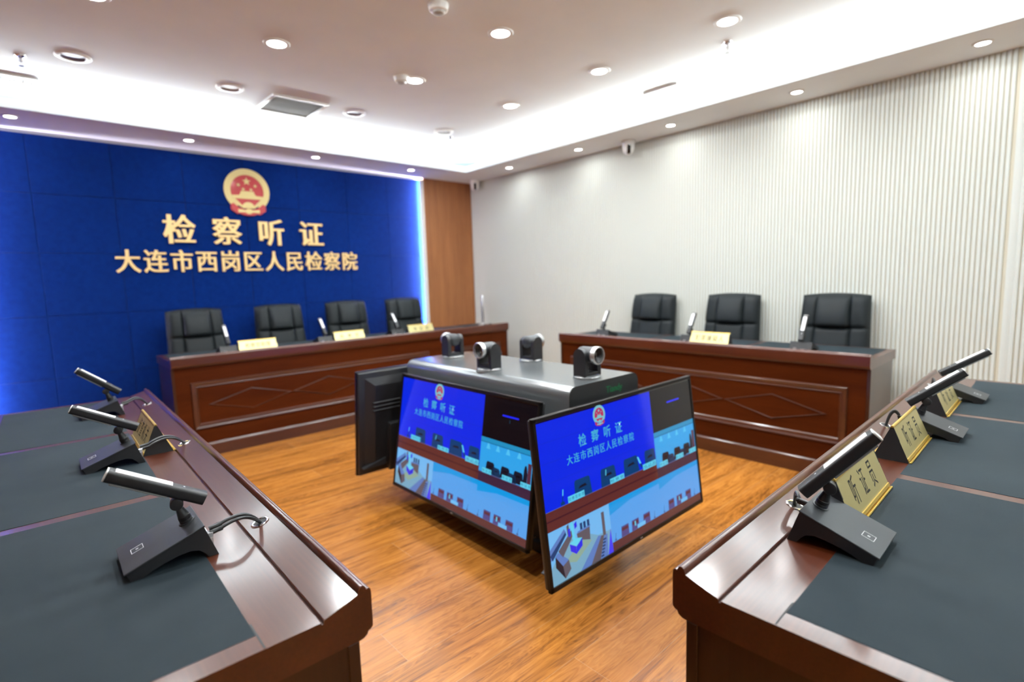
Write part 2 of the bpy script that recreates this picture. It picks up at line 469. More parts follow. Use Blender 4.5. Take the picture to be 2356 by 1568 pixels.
# LED strips on the returns of the timber pillars
LEDM = mat('led_strip_glow', (1, 1, 1), 0.5, emit=(0.90, 0.82, 1.0, 1), estr=650.0)
LEDM2 = mat('led_shield_white', (0.85, 0.85, 0.85), 0.5)
for xa, sx, lab in ((BX1, -1, 'glowing blue white LED strip down the right edge of the blue wall'), (BX0, 1, 'glowing LED strip down the left edge of the blue wall')):
    t = thing('light_strip', lab, 'led light', (xa, 0, 0), group='LED strips edging the blue wall')
    # the strip faces the felt, an added white lip shields room and soffit from it
    b = MB(); b.poly([(sx * .002, .0085, .02), (sx * .016, .0145, .02), (sx * .016, .0145, 2.46), (sx * .002, .0085, 2.46)][::(1 if sx > 0 else -1)]); b.build('glowing_tape', LEDM, t)
    b = MB(); b.box(min(sx * .0005, sx * .054), max(sx * .0005, sx * .054), .003, .0080, .01, 2.468); b.box(min(sx * .0003, sx * .0015), max(sx * .0003, sx * .0015), .0081, .048, .01, 2.468); b.build('shield_channel', LEDM2, t)

# ------------------------------------------------------------------ ceiling fittings
def sprinklers():
    t = thing('sprinkler_head', 'x', 'sprinkler', group='sprinkler heads on the ceiling')
    b = MB(); b.lathe([(.030, 0), (.029, -.004), (.016, -.012), (.010, -.013), (.010, -.0135)], 28, cap=False); b.build('escutcheon', CHROME, t)
    b = MB(); b.cyl((0, 0, -.012), (0, 0, -.036), .006); b.tube([(.008, 0, -.03), (.011, 0, -.042), (.003, 0, -.058)], .0016, 6, 4); b.tube([(-.008, 0, -.03), (-.011, 0, -.042), (-.003, 0, -.058)], .0016, 6, 4)
    b.build('sprinkler_body', CHROME, t)
    b = MB(); b.lathe([(.0001, -.058), (.014, -.058), (.014, -.060), (.0001, -.060)], 20, cap=False); b.build('deflector', CHROME, t)
    for i, (x, y, lab) in enumerate([(-4.216, -1.171, 'chrome sprinkler head at far left of the ceiling'), (-1.053, -3.876, 'chrome sprinkler head at right, below the brightest right hand downlight'),
                                     (-1.159, -1.179, 'chrome sprinkler head near the far room corner')]):
        M = TR(x, y, ZC)
        if i == 0: t.matrix_world = M; t['label'] = lab
        else: dup(t, M, lab)
sprinklers()
def smoke():
    t = thing('smoke_detector', 'x', 'smoke detector', group='white smoke detectors on the ceiling')
    b = MB(); b.lathe([(.052, 0), (.052, -.010), (.050, -.014), (.046, -.030), (.040, -.034), (.0001, -.034)], 36, cap=False); b.build('housing', WPLAST, t)
    b = MB(); b.lathe([(.030, -.0335), (.028, -.042), (.024, -.044), (.0001, -.044)], 30, cap=False); b.build('sensing_chamber', mat('grey_mesh', (.45, .44, .42), .6), t)
    for i, (x, y, lab) in enumerate([(-2.659, -3.154, 'white round smoke detector cut by the top edge of the photo'), (-2.315, -2.222, 'white smoke detector touching the left of a lit downlight')]):
        M = TR(x, y, ZC)
        if i == 0: t.matrix_world = M; t['label'] = lab
        else: dup(t, M, lab)
smoke()
def grille():
    t = thing('return_air_grille', 'square grey mesh air grille in a white frame on the ceiling', 'air grille', (-2.676, -1.206, ZC))
    b = MB(); s = .208; w = .026
    b.box(-s, s, s - w, s, -.014, -.0005, .003); b.box(-s, s, -s, -s + w, -.014, -.0005, .003); b.box(-s, -s + w, -s + w, s - w, -.014, -.0005, .003); b.box(s - w, s, -s + w, s - w, -.014, -.0005, .003)
    b.build('frame', WPLAST, t)
    b = MB(); b.box(-s + w, s - w, -s + w, s - w, -.004, -.0008); b.build('filter_backing', mat('dark_filter', (.16, .15, .14), .8), t)
    b = MB(); n = 44
    for i in range(n):
        y = -s + w + (i + .5) * (2 * s - 2 * w) / n
        b.box(-s + w, s - w, y - .0016, y + .0016, -.0095, -.0045)
    b.build('louvre_blades', mat('grey_louvre', (.20, .185, .17), .6), t)
    for lab, cx, cy, sx, sy in (('white slatted supply vent at the far left of the ceiling', -4.30, -.72, .17, .075), ('white slatted supply vent on the ceiling near the slatted wall', -.645, -3.19, .06, .145),
                                ('white slatted supply vent on the ceiling in the far room corner', -.705, -.775, .075, .075)):
        t = thing('supply_vent', lab, 'air vent', (cx, cy, ZC), group='white supply vents on the ceiling')
        b = MB(); w = .014
        b.box(-sx, sx, sy - w, sy, -.016, -.0005, .002); b.box(-sx, sx, -sy, -sy + w, -.016, -.0005, .002); b.box(-sx, -sx + w, -sy + w, sy - w, -.016, -.0005, .002); b.box(sx - w, sx, -sy + w, sy - w, -.016, -.0005, .002)
        b.build('frame', WPLAST, t)
        b = MB(); b.box(-sx + w, sx - w, -sy + w, sy - w, -.003, -.0008); b.build('duct_shade', mat('duct_shade_dark', (.05, .05, .05), .8), t)  # flat dark sheet, the shade of the duct behind the blades as colour
        b = MB()
        if sx > sy:
            k = int(2 * sx / .022)
            for i in range(k):
                x = -sx + w + (i + .5) * (2 * sx - 2 * w) / k; b.box(x - .0042, x + .0042, -sy + w, sy - w, -.0125, -.0085)
        else:
            k = int(2 * sy / .022)
            for i in range(k):
                y = -sy + w + (i + .5) * (2 * sy - 2 * w) / k; b.box(-sx + w, sx - w, y - .0042, y + .0042, -.0125, -.0085)
        b.build('louvre_blades', WPLAST, t)
grille()
def domes():
    t = thing('security_camera', 'x', 'camera', group='white security cameras by the slatted wall')
    b = MB(); b.lathe([(.062, 0), (.062, -.014), (.058, -.022), (.056, -.05), (.050, -.085), (.040, -.108), (.022, -.120), (.0001, -.123)], 36, cap=False); b.build('housing', WPLAST, t)
    b = MB()
    # dark curved lens window on the front (-x -y side of the shell)
    seg = 10; R0 = 0
    prof = [(.0592, -.040), (.0575, -.058), (.0515, -.085), (.0415, -.109), (.0300, -.1185)]
    wid = [.17, .30, .33, .42, .50]
    rows = []
    for (r, z), w in zip(prof, wid):
        rows.append([b.bm.verts.new((r * math.cos(a), r * math.sin(a), z)) for a in [(-w + 2 * w * k / seg) for k in range(seg + 1)]])
    for A, B in zip(rows, rows[1:]):
        for k in range(seg): b.bm.faces.new((A[k], A[k + 1], B[k + 1], B[k]))
    b.build('lens_window', GLASSB, t)
    for i, (x, y, rz, lab) in enumerate([(-.112, -2.495, math.radians(222), 'white security camera with black lens under the border, midway along the slatted wall'),
                                         (-.105, -.215, math.radians(236), 'white security camera with black lens high in the room corner')]):
        M = TR(x, y, ZS, rz)
        if i == 0: t.matrix_world = M; t['label'] = lab
        else: dup(t, M, lab)
domes()

# ------------------------------------------------------------------ wall lettering and emblem
def wallF(x, z, y=YF - .0005): # X right, Y up, Z out (towards -y)
    return Matrix(((1, 0, 0, x), (0, 0, -1, y), (0, 1, 0, z), (0, 0, 0, 1)))
nth = ['first', 'second', 'third', 'fourth', 'fifth', 'sixth', 'seventh', 'eighth', 'ninth', 'tenth', 'eleventh']
def letters():
    for i, (ch, x) in enumerate(zip('检察听证', (-3.272, -2.887, -2.492, -2.094))):
        b = MB(); put_glyph(b, ch, .245, .262, wallF(0, 0, -.011), ext=.010, off=.007, dx=.0055)
        o = b.build('raised_letter', GOLDL); o.location = (x, YF, 1.786)
        tag(o, f'gold raised character {ch}, {nth[i]} of the large row on the blue wall', 'wall letter', 'large gold characters on the blue wall')
    for i, ch in enumerate('大连市西岗区人民检察院'):
        x = -3.672 + i * (3.672 - 1.692) / 10
        b = MB(); put_glyph(b, ch, .175, .200, wallF(0, 0, -.009), ext=.008, off=.007, dx=.0032)
        o = b.build('raised_letter', GOLDL); o.location = (x, YF, 1.509)
        tag(o, f'gold raised character {ch}, {nth[i]} of the smaller lower row on the blue wall', 'wall letter', 'small gold characters on the blue wall')
letters()

def star(cx, cz, R, rot=0.0, k=.40):
    return [(cx + (R if i % 2 == 0 else R * k) * math.sin(rot + i * PI / 5), cz + (R if i % 2 == 0 else R * k) * math.cos(rot + i * PI / 5)) for i in range(10)]
def emblem_shapes():
    """list of (material key, part name, layer depth, polygon in unit space: width 1 = emblem width)"""
    S = []
    def arc(cx, cz, rx, rz, a0, a1, n): return [(cx + rx * math.sin(math.radians(a0 + (a1 - a0) * i / n)), cz + rz * math.cos(math.radians(a0 + (a1 - a0) * i / n))) for i in range(n + 1)]
    wr = arc(0, .03, .5, .505, -146, 146, 40) + arc(0, .02, .365, .375, 146, -146, 40)
    S.append(('g', 'wheat_wreath', 2, wr))
    S.append(('r', 'red_disc', 1, arc(0, .02, .37, .38, 0, 360, 48)[:-1]))
    S.append(('g', 'star', 2, star(0, .245, .095)))
    for x, z, r in ((-.185, .155, .3), (.185, .155, -.3), (-.085, .06, .25), (.085, .06, -.25)): S.append(('g', 'star', 2, star(x, z, .046, r)))
    S.append(('g', 'gate_tower', 2, [(-.345, -.155), (-.345, -.085), (-.185, -.075), (-.165, -.045), (-.14, .005), (-.155, .02), (.155, .02), (.14, .005), (.165, -.045), (.185, -.075), (.345, -.085), (.345, -.155)]))
    S.append(('g', 'cogwheel', 2, arc(0, -.375, .145, .145, -90, 90, 16)))
    S.append(('g', 'grain_stem', 3, [(-.345, -.135), (-.31, -.135), (-.12, -.325), (-.10, -.36), (-.13, -.365), (-.20, -.33)]))
    S.append(('g', 'grain_stem', 3, [(.345, -.135), (.31, -.135), (.12, -.325), (.10, -.36), (.13, -.365), (.20, -.33)]))
    S.append(('r', 'red_drape', 3, [(-.33, -.26), (-.38, -.30), (-.385, -.42), (-.25, -.515), (-.20, -.50), (-.12, -.535), (.0, -.545), (.12, -.535), (.20, -.50), (.25, -.515), (.385, -.42), (.38, -.30), (.33, -.26),
              (.22, -.355), (.10, -.40), (.0, -.375), (-.10, -.40), (-.22, -.355)]))
    S.append(('g', 'ribbon_knot', 4, arc(0, -.445, .085, .06, 0, 360, 20)[:-1]))
    S.append(('g', 'ribbon_band', 4, [(-.24, -.40), (-.08, -.42), (-.08, -.47), (-.235, -.475)]))
    S.append(('g', 'ribbon_band', 4, [(.24, -.40), (.08, -.42), (.08, -.47), (.235, -.475)]))
    return S
def emblem():
    t = thing('national_emblem', 'round red and gold state emblem above the gold lettering on the blue wall', 'emblem', (-2.681, YF, 2.163))
    W = .404
    for k, nm, lay, pl in emblem_shapes():
        b = MB(); y1 = -.004 * lay - .006
        b.prism([(x * W, z * W) for x, z in pl], 'y', -.0005, y1)
        b.build(nm, GOLDE if k == 'g' else REDE, t, smooth=30)
emblem()

# ------------------------------------------------------------------ desks
RIM = .78
def desk_frames():
    D = {}
    D['A'] = TR(-3.62, -1.030, 0, 0)
    D['B'] = TR(-.848, -2.270, 0, -PI / 2)
    D['C'] = TR(-3.970, -4.694, 0, math.radians(89.21))
    D['D'] = TR(-1.194, -4.982, 0, math.radians(181.03))
    return D
DF = desk_frames()
DL = {'A': 3.262, 'B': 2.372, 'C': 2.382, 'D': 2.371}
ZT = .748
RAILP = [(-.0135, .705), (-.0140, .712), (-.0142, .762), (-.0135, .7690), (-.0112, .7720), (-.0085, .7724), (-.0062, .7705), (-.0050, .7750), (-.0025, .7790), (.0008, .7802), (.0045, .7785), (.0072, .7745),
         (.0085, .7700), (.0086, .6895), (.0030, .6905), (-.0035, .6945), (-.0055, .7000), (-.0100, .7010)]
def desk(key, label, seats, panels, grommets):
    L = DL[key]
    t = thing('conference_desk', label, 'desk', M=DF[key])
    b = MB(); b.prism(RAILP, 'x', 0, L); b.build('front_rail', WOOD, t, smooth=50)
    b = MB(); b.prism([(.0086, .6895), (.0086, .7680), (.0640, .7515), (.0655, .7500), (.0658, .7450), (.0658, .6895)], 'x', 0, L); b.build('ledge_board', WOOD, t, smooth=0)
    b = MB(); b.prism([(.0658, .6895), (.0658, .7452), (.0690, .7452), (.0690, .7480), (.0700, .7490), (.5480, .7480), (.5500, .7460), (.5500, .6895)], 'x', 0, L); b.build('tabletop', WOOD, t, smooth=0)
    # inlaid leather pads
    p = L / seats
    for i in range(seats):
        x0 = i * p + (.040 if i == 0 else .0175); x1 = (i + 1) * p - (.040 if i == seats - 1 else .0175)
        b = MB(); b.box(x0, x1, .152, .515, .7470, .7494, .0008, 1); b.build('leather_pad', LEATHER, t)
    for e in (.0385, L - .0385):
        b = MB(); b.box(e - .0018, e + .0018, .152, .55, .7470, .7489) if 0 else b.box(e - .036, e + .036, .1495, .1520, .7470, .7491); b.build('pad_edge_groove', SEAM, t)
    # body
    b = MB(); b.box(.016, L - .016, .016, .030, 0.0, .6893); b.build('front_panel', WOODF, t)
    for nm, xa, xb in (('end_panel', 0.0, .0185), ('end_panel', L - .0185, L)):
        b = MB(); out = xa if xa < .1 else xb; sgn = -1 if xa < .1 else 1
        b.box(xa + .0025, xb - .0025, .030, .505, 0, .6893)
        b.box(xa, xb, .0105, .031, 0, .6893, .0015, 1)
        b.build(nm, WOODV, t, smooth=0)
    b = MB(); b.box(.0, L, .008, .0165, 0, .082); b.prism([(.0080, .082), (.0165, .082), (.0165, .104), (.0140, .0985), (.0100, .0925), (.0085, .088)], 'x', 0, L); b.build('plinth', WOODM, t, smooth=0)
    b = MB(); b.box(.02, L - .02, .26, .275, .32, .6893); b.build('modesty_board', WOODV, t)
    # mouldings
    for (x0, x1) in panels:
        z0, z1 = .215, .575; w = .046
        def bar(b, pa, pb, qa, qb):
            # outer edge pa-pb, inner edge qa-qb; rounded proud outer bead sloping inwards
            def L3(p, q, t_): return (p[0] + (q[0] - p[0]) * t_, p[1] + (q[1] - p[1]) * t_)
            st = [(0, .0160), (.08, .0075), (.15, .0050), (.22, .0052), (.34, .0085), (.72, .0110), (.80, .0088), (.86, .0088), (1.0, .0160)]
            A = []; B = []
            for tt, y in st:
                a = L3(pa, qa, tt); c = L3(pb, qb, tt)
                A.append(b.bm.verts.new((a[0], y, a[1]))); B.append(b.bm.verts.new((c[0], y, c[1])))
            for i in range(len(st) - 1): b.bm.faces.new((A[i], B[i], B[i + 1], A[i + 1]))
        b = MB()
        O = [(x0, z0), (x1, z0), (x1, z1), (x0, z1)]; I = [(x0 + w, z0 + w), (x1 - w, z0 + w), (x1 - w, z1 - w), (x0 + w, z1 - w)]
        for i in range(4): bar(b, O[i], O[(i + 1) % 4], I[i], I[(i + 1) % 4])
        bmesh.ops.recalc_face_normals(b.bm, faces=b.bm.faces[:])
        b.build('panel_moulding', WOODM, t, smooth=40)
        n = max(1, round((x1 - x0 - 2 * w - .10) / .635)); dw = (x1 - x0 - 2 * w - .12) / n
        for i in range(n):
            cx = x0 + w + .06 + dw * (i + .5); cz = .395; hz = .083; hw = dw / 2
            P = [(cx - hw, cz), (cx, cz + hz), (cx + hw, cz), (cx, cz - hz)]
            b = MB(); b.use(WOODM); b.use(WOODF)
            V = []
            for (px, pz) in P:
                d = Vector((px - cx, pz - cz)); r = []
                for s, y in ((1.0, .0160), (.965, .0095), (.945, .0090), (.915, .0130)):
                    r.append(b.bm.verts.new((cx + d.x * s, y, cz + d.y * s)))
                V.append(r)
            for j in range(4):
                A = V[j]; B = V[(j + 1) % 4]
                for k in range(3): b.bm.faces.new((A[k], B[k], B[k + 1], A[k + 1]))
            f = b.bm.faces.new([v[3] for v in V]); f.material_index = 1
            bmesh.ops.recalc_face_normals(b.bm, faces=b.bm.faces[:])
            b.build('diamond_panel', WOODM, t, smooth=0)
    for s in grommets:
        u = .0365; z = .768 - (u - .0086) * (.0165 / .0554) + .0002
        slope = math.atan2(-.0165, .0554)
        M = Matrix.Translation((s, u, z)) @ Matrix.Rotation(slope, 4, 'X')
        b = MB(); b.lathe([(.0128, -.004), (.0128, .0006), (.0140, .0024), (.0165, .0026), (.0185, .0014), (.0190, 0)], 36, M, cap=False)
        g = b.build('cable_grommet', CHROME, t)
        b = MB(); b.lathe([(.0001, .0004), (.0128, .0004)], 30, M, cap=False); b.build('cable_hole', SEAM, g)
    return t
desk('A', 'long red brown desk of four seats in front of the blue wall', 4, [(.112, 2.205), (2.36, 3.15)], [])
desk('B', 'red brown desk of three seats in front of the cream slatted wall', 3, [(.112, 2.262)], [])
desk('C', 'red brown desk with dark leather pads at the left edge of the photo', 3, [(.112, 2.262)], [.414, 1.223, 2.045])
desk('D', 'red brown desk with dark leather pads at the right edge of the photo', 3, [(.112, 2.262)], [DL['D'] - .421, DL['D'] - 1.233, DL['D'] - 2.043])

# ------------------------------------------------------------------ microphones
ZPAD = .7494
def make_mic(tilt, yaw=0.0):
    """local: x along desk, y towards the sitter, base back foot at y = 0, z = 0 on the table"""
    t = thing('array_microphone', 'x', 'microphone')
    W = .0645
    prof = [(0, 0), (.0205, .0610), (.1465, .0150), (.1410, .0)]
    arch = [(.124, .0), (.108, .0085), (.088, .0150), (.066, .0205), (.046, .0225), (.032, .0185), (.022, .0085), (.0170, 0)]
    b = MB(); b.prism(prof + arch, 'x', -W, W)
    b.build('base', BLACKP, t, smooth=30)
    # top plate slightly proud
    d = Vector((.1465 - .0205, .0150 - .0610)); L = d.length; d /= L
    Mt = Matrix(((1, 0, 0, 0), (0, d.x, -d.y, .0205), (0, d.y, d.x, .0610), (0, 0, 0, 1)))   # Y along plate, Z normal
    b = MB(); b.box(-W - .0008, W + .0008, -.002, L + .003, .0002, .0030, .0008, 1, M=Mt); tp = b.build('top_plate', GREYP, t)
    b = MB(); s = .0105; w = .0009; cx, cy = .010, L - .028
    for (xa, xb, ya, yb) in ((-s, s, s - w, s), (-s, s, -s, -s + w), (-s, -s + w, -s, s), (s - w, s, -s, s)): b.box(cx + xa, cx + xb, cy + ya, cy + yb, .0030, .0033, M=Mt)
    for k in (-1, 0, 1): b.box(cx - .0022, cx + .0022, cy + k * .0016 - .0005, cy + k * .0016 + .0005, .0030, .0033, M=Mt)
    b.build('touch_button', WDIFF, tp)['label'] = 'white outlined square touch button'
    n = Vector((0, -d.y, d.x))
    c = Mt @ Vector((0, .0175, .003))
    b = MB(); M = Matrix.Translation(c) @ (n.to_track_quat('Z', 'Y').to_matrix().to_4x4())
    b.lathe([(.0125, 0), (.0148, .0004), (.0150, .0012), (.0135, .0016)], 30, M); b.build('socket_ring', SILVER if 0 else GREYP, t)
    knob = Vector((0, .052, .0985))
    RZ = Matrix.Translation(knob) @ Matrix.Rotation(yaw, 4, 'Z') @ Matrix.Translation(-knob)
    ax = (knob - c).normalized(); Ls = (knob - c).length
    M = Matrix.Translation(c) @ (ax.to_track_quat('Z', 'Y').to_matrix().to_4x4())
    b = MB(); b.lathe([(.0118, 0), (.0116, .006), (.0112, .0065), (.0116, .0072), (.0112, .0140), (.0105, .0146), (.0085, .0240), (.0062, Ls - .008), (.0050, Ls - .002)], 28, M); b.build('stem', BLACKP, t)
    b = MB(); b.cyl(RZ @ Vector((-.0105, knob.y, knob.z)), RZ @ Vector((.0105, knob.y, knob.z)), .0115, n=28, bevel=.0015); b.build('hinge', BLACKP, t)
    # boom
    ct, st = math.cos(tilt), math.sin(tilt)
    piv = knob + Vector((0, -st, ct)) * .0225
    MBm = RZ @ Matrix(((1, 0, 0, piv.x), (0, ct, -st, piv.y), (0, st, ct, piv.z), (0, 0, 0, 1)))
    hw, hh = .0150, .0118
    def rr(hw, hh, r, n=5):
        P = []
        for cx, cz, a0 in ((hw - r, hh - r, 0), (-hw + r, hh - r, 90), (-hw + r, -hh + r, 180), (hw - r, -hh + r, 270)):
            for k in range(n + 1):
                a = math.radians(a0 + 90 * k / n); P.append((cx + r * math.cos(a), cz + r * math.sin(a)))
        return P
    b = MB(); b.prism(rr(hw, hh, .0068), 'y', -.042, .1290, M=MBm); bo = b.build('boom', BLACKP, t, smooth=50)
    b = MB(); b.box(-.0045, .0045, -.006, .006, -hh - .012, -hh + .001, M=MBm); b.build('hinge_lug', BLACKP, t)
    b = MB(); b.box(-.0110, .0110, .0215, .1190, hh - .0030, hh + .0006, .0006, 1, M=MBm); b.build('light_panel', WDIFF, bo)['label'] = 'white panel along the top of the boom'
    b = MB(); b.box(-.0125, .0125, .0215, .1190, -hh - .0022, -hh + .0035, .0010, 1, M=MBm); b.build('speaker_grille', GRIL, bo)
    b = MB(); b.prism(rr(hw - .0006, hh - .0006, .0066), 'y', .1288, .1315, M=MBm); b.build('end_cap', WPLAST, bo, smooth=50)['label'] = 'white end cap'
    b = MB(); b.box(-.0016, .0016, -.0005, .0025, hh - .0005, hh + .0003, M=MBm); b.build('indicator_light', WDIFF, bo)
    # rear sockets
    b = MB(); b.box(-.040, -.022, .0030, .014, .012, .026); b.box(.004, .034, .0024, .014, .010, .020); b.build('rear_sockets', SILVER, t)
    return t
mic_list = [
    # desk, s, u0, tilt, label
    ('C', .4165, .1310, 29, 'black boom microphone nearest the camera on the left desk'),
    ('C', 1.1920, .1550, 28, 'black boom microphone in the middle of the left desk, beside the gold name plate'),
    ('C', 2.0050, .1260, 39, 'black boom microphone at the far end of the left desk'),
    ('D', .3410, .0710, 48, 'black boom microphone nearest the camera on the right desk'),
    ('D', 1.2640, .0790, 38, 'black boom microphone between the second and third name plates of the right desk'),
    ('D', 1.8710, .0770, 33, 'black boom microphone at the far end of the right desk'),
    ('A', .4190, .1000, 52, 'black boom microphone before the leftmost chair by the blue wall'),
    ('A', 1.2000, .1000, 50, 'black boom microphone between the second and third chairs by the blue wall'),
    ('A', 1.9230, .1000, 50, 'black boom microphone before the rightmost chair by the blue wall'),
    ('B', .3850, .1000, 58, 'black boom microphone at the left end of the desk by the slatted wall'),
    ('B', 1.1880, .1000, 58, 'black boom microphone left of the name plate on the desk by the slatted wall'),
    ('B', 1.9610, .1000, 60, 'black boom microphone before the rightmost chair by the slatted wall'),
]
def deskpt(k, s, u, z):
    if k == 'D': s = DL['D'] - s
    return DF[k] @ Vector((s, u, z))
for k, s, u, ti, lab in mic_list:
    ss = DL['D'] - s if k == 'D' else s
    m = make_mic(math.radians(ti), math.radians({'C': -9, 'D': 20}.get(k, 0))); m['label'] = lab; m['group'] = 'boom microphones on the desks'
    m.matrix_world = DF[k] @ TR(ss, u, ZT + .0010)

CABLE = mat('black_cable', (0.018, 0.019, 0.021), 0.35)
CLEAR = mat('clear_plug', (0.42, 0.44, 0.46), 0.15, coat=0.6)
def cable(k, s_sock, s_gr, u0, lift, label, bow=0.0):
    """cable from the rear sockets of a microphone to the grommet in the desk"""
    if k == 'D':
        s_sock, s_gr = DL['D'] - s_sock, DL['D'] - s_gr; bow = -bow
    t = thing('microphone_cable', label, 'cable', M=DF[k], group='cables joining microphones to desk grommets')
    zs = ZT + .036; a = u0 + .002
    b = MB()
    ug = .0365; zg = .758
    for q, off_ in ((0, 0.0), (1, .0062)):
        P = []
        for q_ in range(8):
            tt = q_ / 7
            P.append((s_sock + off_ * (1 - .6 * tt) + (s_gr - .002 - s_sock) * tt ** 1.2 + bow * math.sin(PI * tt), (a - .020) + (ug - .001 - a + .020) * tt ** .92,
                      zg + (zs + .004 + off_ - zg) * (1 - tt ** 2.6) + lift * 3.6 * tt * (1 - tt)))
        P.append((P[-1][0], ug - .003, zg - .010))
        b.tube(P, .0036, 10, 8)
    b.build('cord', CABLE, t)
    b = MB()
    d = Vector((0, 1, -.12)).normalized()
    for q, off_ in ((0, 0.0), (1, .0062)):
        p1 = Vector((s_sock + off_, a - .004, zs + .0015 + off_)); p0 = Vector((s_sock + off_, a - .026, zs + .005 + off_))
        b.cyl(p0, p1, .0042, .0052, 12)
        for j in range(3):
            e = p0 + (p1 - p0) * (.05 + .1 * j); b.cyl(e, e + (p1 - p0).normalized() * .0012, .0053, n=12)
    b.build('strain_relief', CABLE, t)
    b = MB(); b.box(s_sock - .006, s_sock + .006, a - .008, a + .002, zs - .006, zs + .004, .0008, 1); b.build('plug', CLEAR, t)
cable('C', .4165 - .040, .414, .140, .010, 'black cable looping from the nearest left microphone to its grommet', -.004)
cable('C', 1.192 - .040, 1.223, .164, .016, 'black cable of the middle microphone on the left desk, passing the name plate')
cable('C', 2.005 - .030, 2.045, .135, .016, 'black cable of the far microphone on the left desk')
cable('D', .347 + .030, .421, .080, .014, 'black cable looping behind the nearest microphone on the right desk')
cable('D', 1.270 - .020, 1.233, .088, .024, 'black cable arching up behind the second name plate on the right desk')
cable('D', 1.877 + .02, 2.043, .086, .020, 'black cable behind the far microphone on the right desk')

# ------------------------------------------------------------------ name plates
def make_plate(text, cw, chh, pitch):
    t = thing('name_plate', 'x', 'name plate')
    W = .1455; hy = .0405; H = .094
    b = MB(); b.use(BLACKM)
    for s in (-1, 1):
        b.prism([(-hy, 0), (hy, 0), (hy - .001, .004), (.003, H - .003), (-.003, H - .003), (-hy + .001, .004)], 'x', s * W, s * (W - .004))
    b.prism([(-hy + .003, .001), (hy - .003, .001), (.0, H - .006)], 'x', -W + .004, W - .004)
    b.build('stand', BLACKM, t, smooth=0)
    sl = math.atan2(H, hy)
    for s in (1, -1):   # s = 1: face towards the sitter (+y)
        # frame: X = reading direction, Y = up the slope, Z = outward
        up = Vector((0, -s * math.cos(sl), math.sin(sl))); out = Vector((0, s * math.sin(sl), math.cos(sl))); rt = up.cross(out)
        base = Vector((0, s * hy, 0))
        F = Matrix(((rt.x, up.x, out.x, base.x), (rt.y, up.y, out.y, base.y), (rt.z, up.z, out.z, base.z), (0, 0, 0, 1)))
        Ls = math.hypot(hy, H)
        b = MB(); b.box(-W + .001, W - .001, .010, Ls - .004, -.0012, .0012, M=F); gf = b.build('gold_face', GOLD, t)
        b = MB(); b.box(-W + .0005, W - .0005, .0045, .0125, -.001, .0036, .0008, 1, M=F)
        b.box(-W + .0005, W - .0005, -.0008, .0030, -.0040, .0075, .0008, 1, M=F); b.build('bottom_lip', GOLDR, t)
        b = MB(); n = len(text)
        for i, ch in enumerate(text):
            x = (i - (n - 1) / 2) * pitch
            put_glyph(b, ch, cw, chh, F @ Matrix.Translation((x, .056, .00135)), dx=cw * .012)
        b.build('lettering', INK, gf, smooth=0)['label'] = 'black Chinese lettering'
    b = MB(); b.cyl((-W, 0, H - .003), (W, 0, H - .003), .0042, n=16); b.build('top_rail', GOLDR, t)
    return t
P3 = make_plate('听证员', .036, .062, .068)
plate_specs = [
    ('D', .549, P3, 'gold name plate 听证员 nearest the camera on the right desk'),
    ('D', 1.053, None, 'gold name plate 听证员 in the middle of the right desk'),
    ('D', 1.664, None, 'gold name plate 听证员 farthest along the right desk'),
    ('C', 1.3425, make_plate('侦查机关', .038, .056, .052), 'gold name plate on the left desk, half hidden behind a microphone boom'),
    ('A', .630, make_plate('检察官助理', .036, .044, .039), 'pale gold name plate 检察官助理 at left on the desk by the blue wall'),
    ('A', 1.415, make_plate('检察官', .036, .042, .072), 'pale gold name plate 检察官 in the middle of the desk by the blue wall'),
    ('A', 2.175, make_plate('书记员', .036, .042, .070), 'pale gold name plate 书记员 at right on the desk by the blue wall'),
    ('B', 1.360, make_plate('犯罪嫌疑人', .036, .046, .044), 'pale gold name plate 犯罪嫌疑人 on the desk by the slatted wall'),
]
for k, s, pl, lab in plate_specs:
    ss = DL['D'] - s if k == 'D' else s
    M = DF[k] @ TR(ss, .1125, ZT + .0009)
    if pl is None: pl = dup(P3, M, lab)
    pl.matrix_world = M; pl['label'] = lab; pl['group'] = 'gold name plates on the desks'

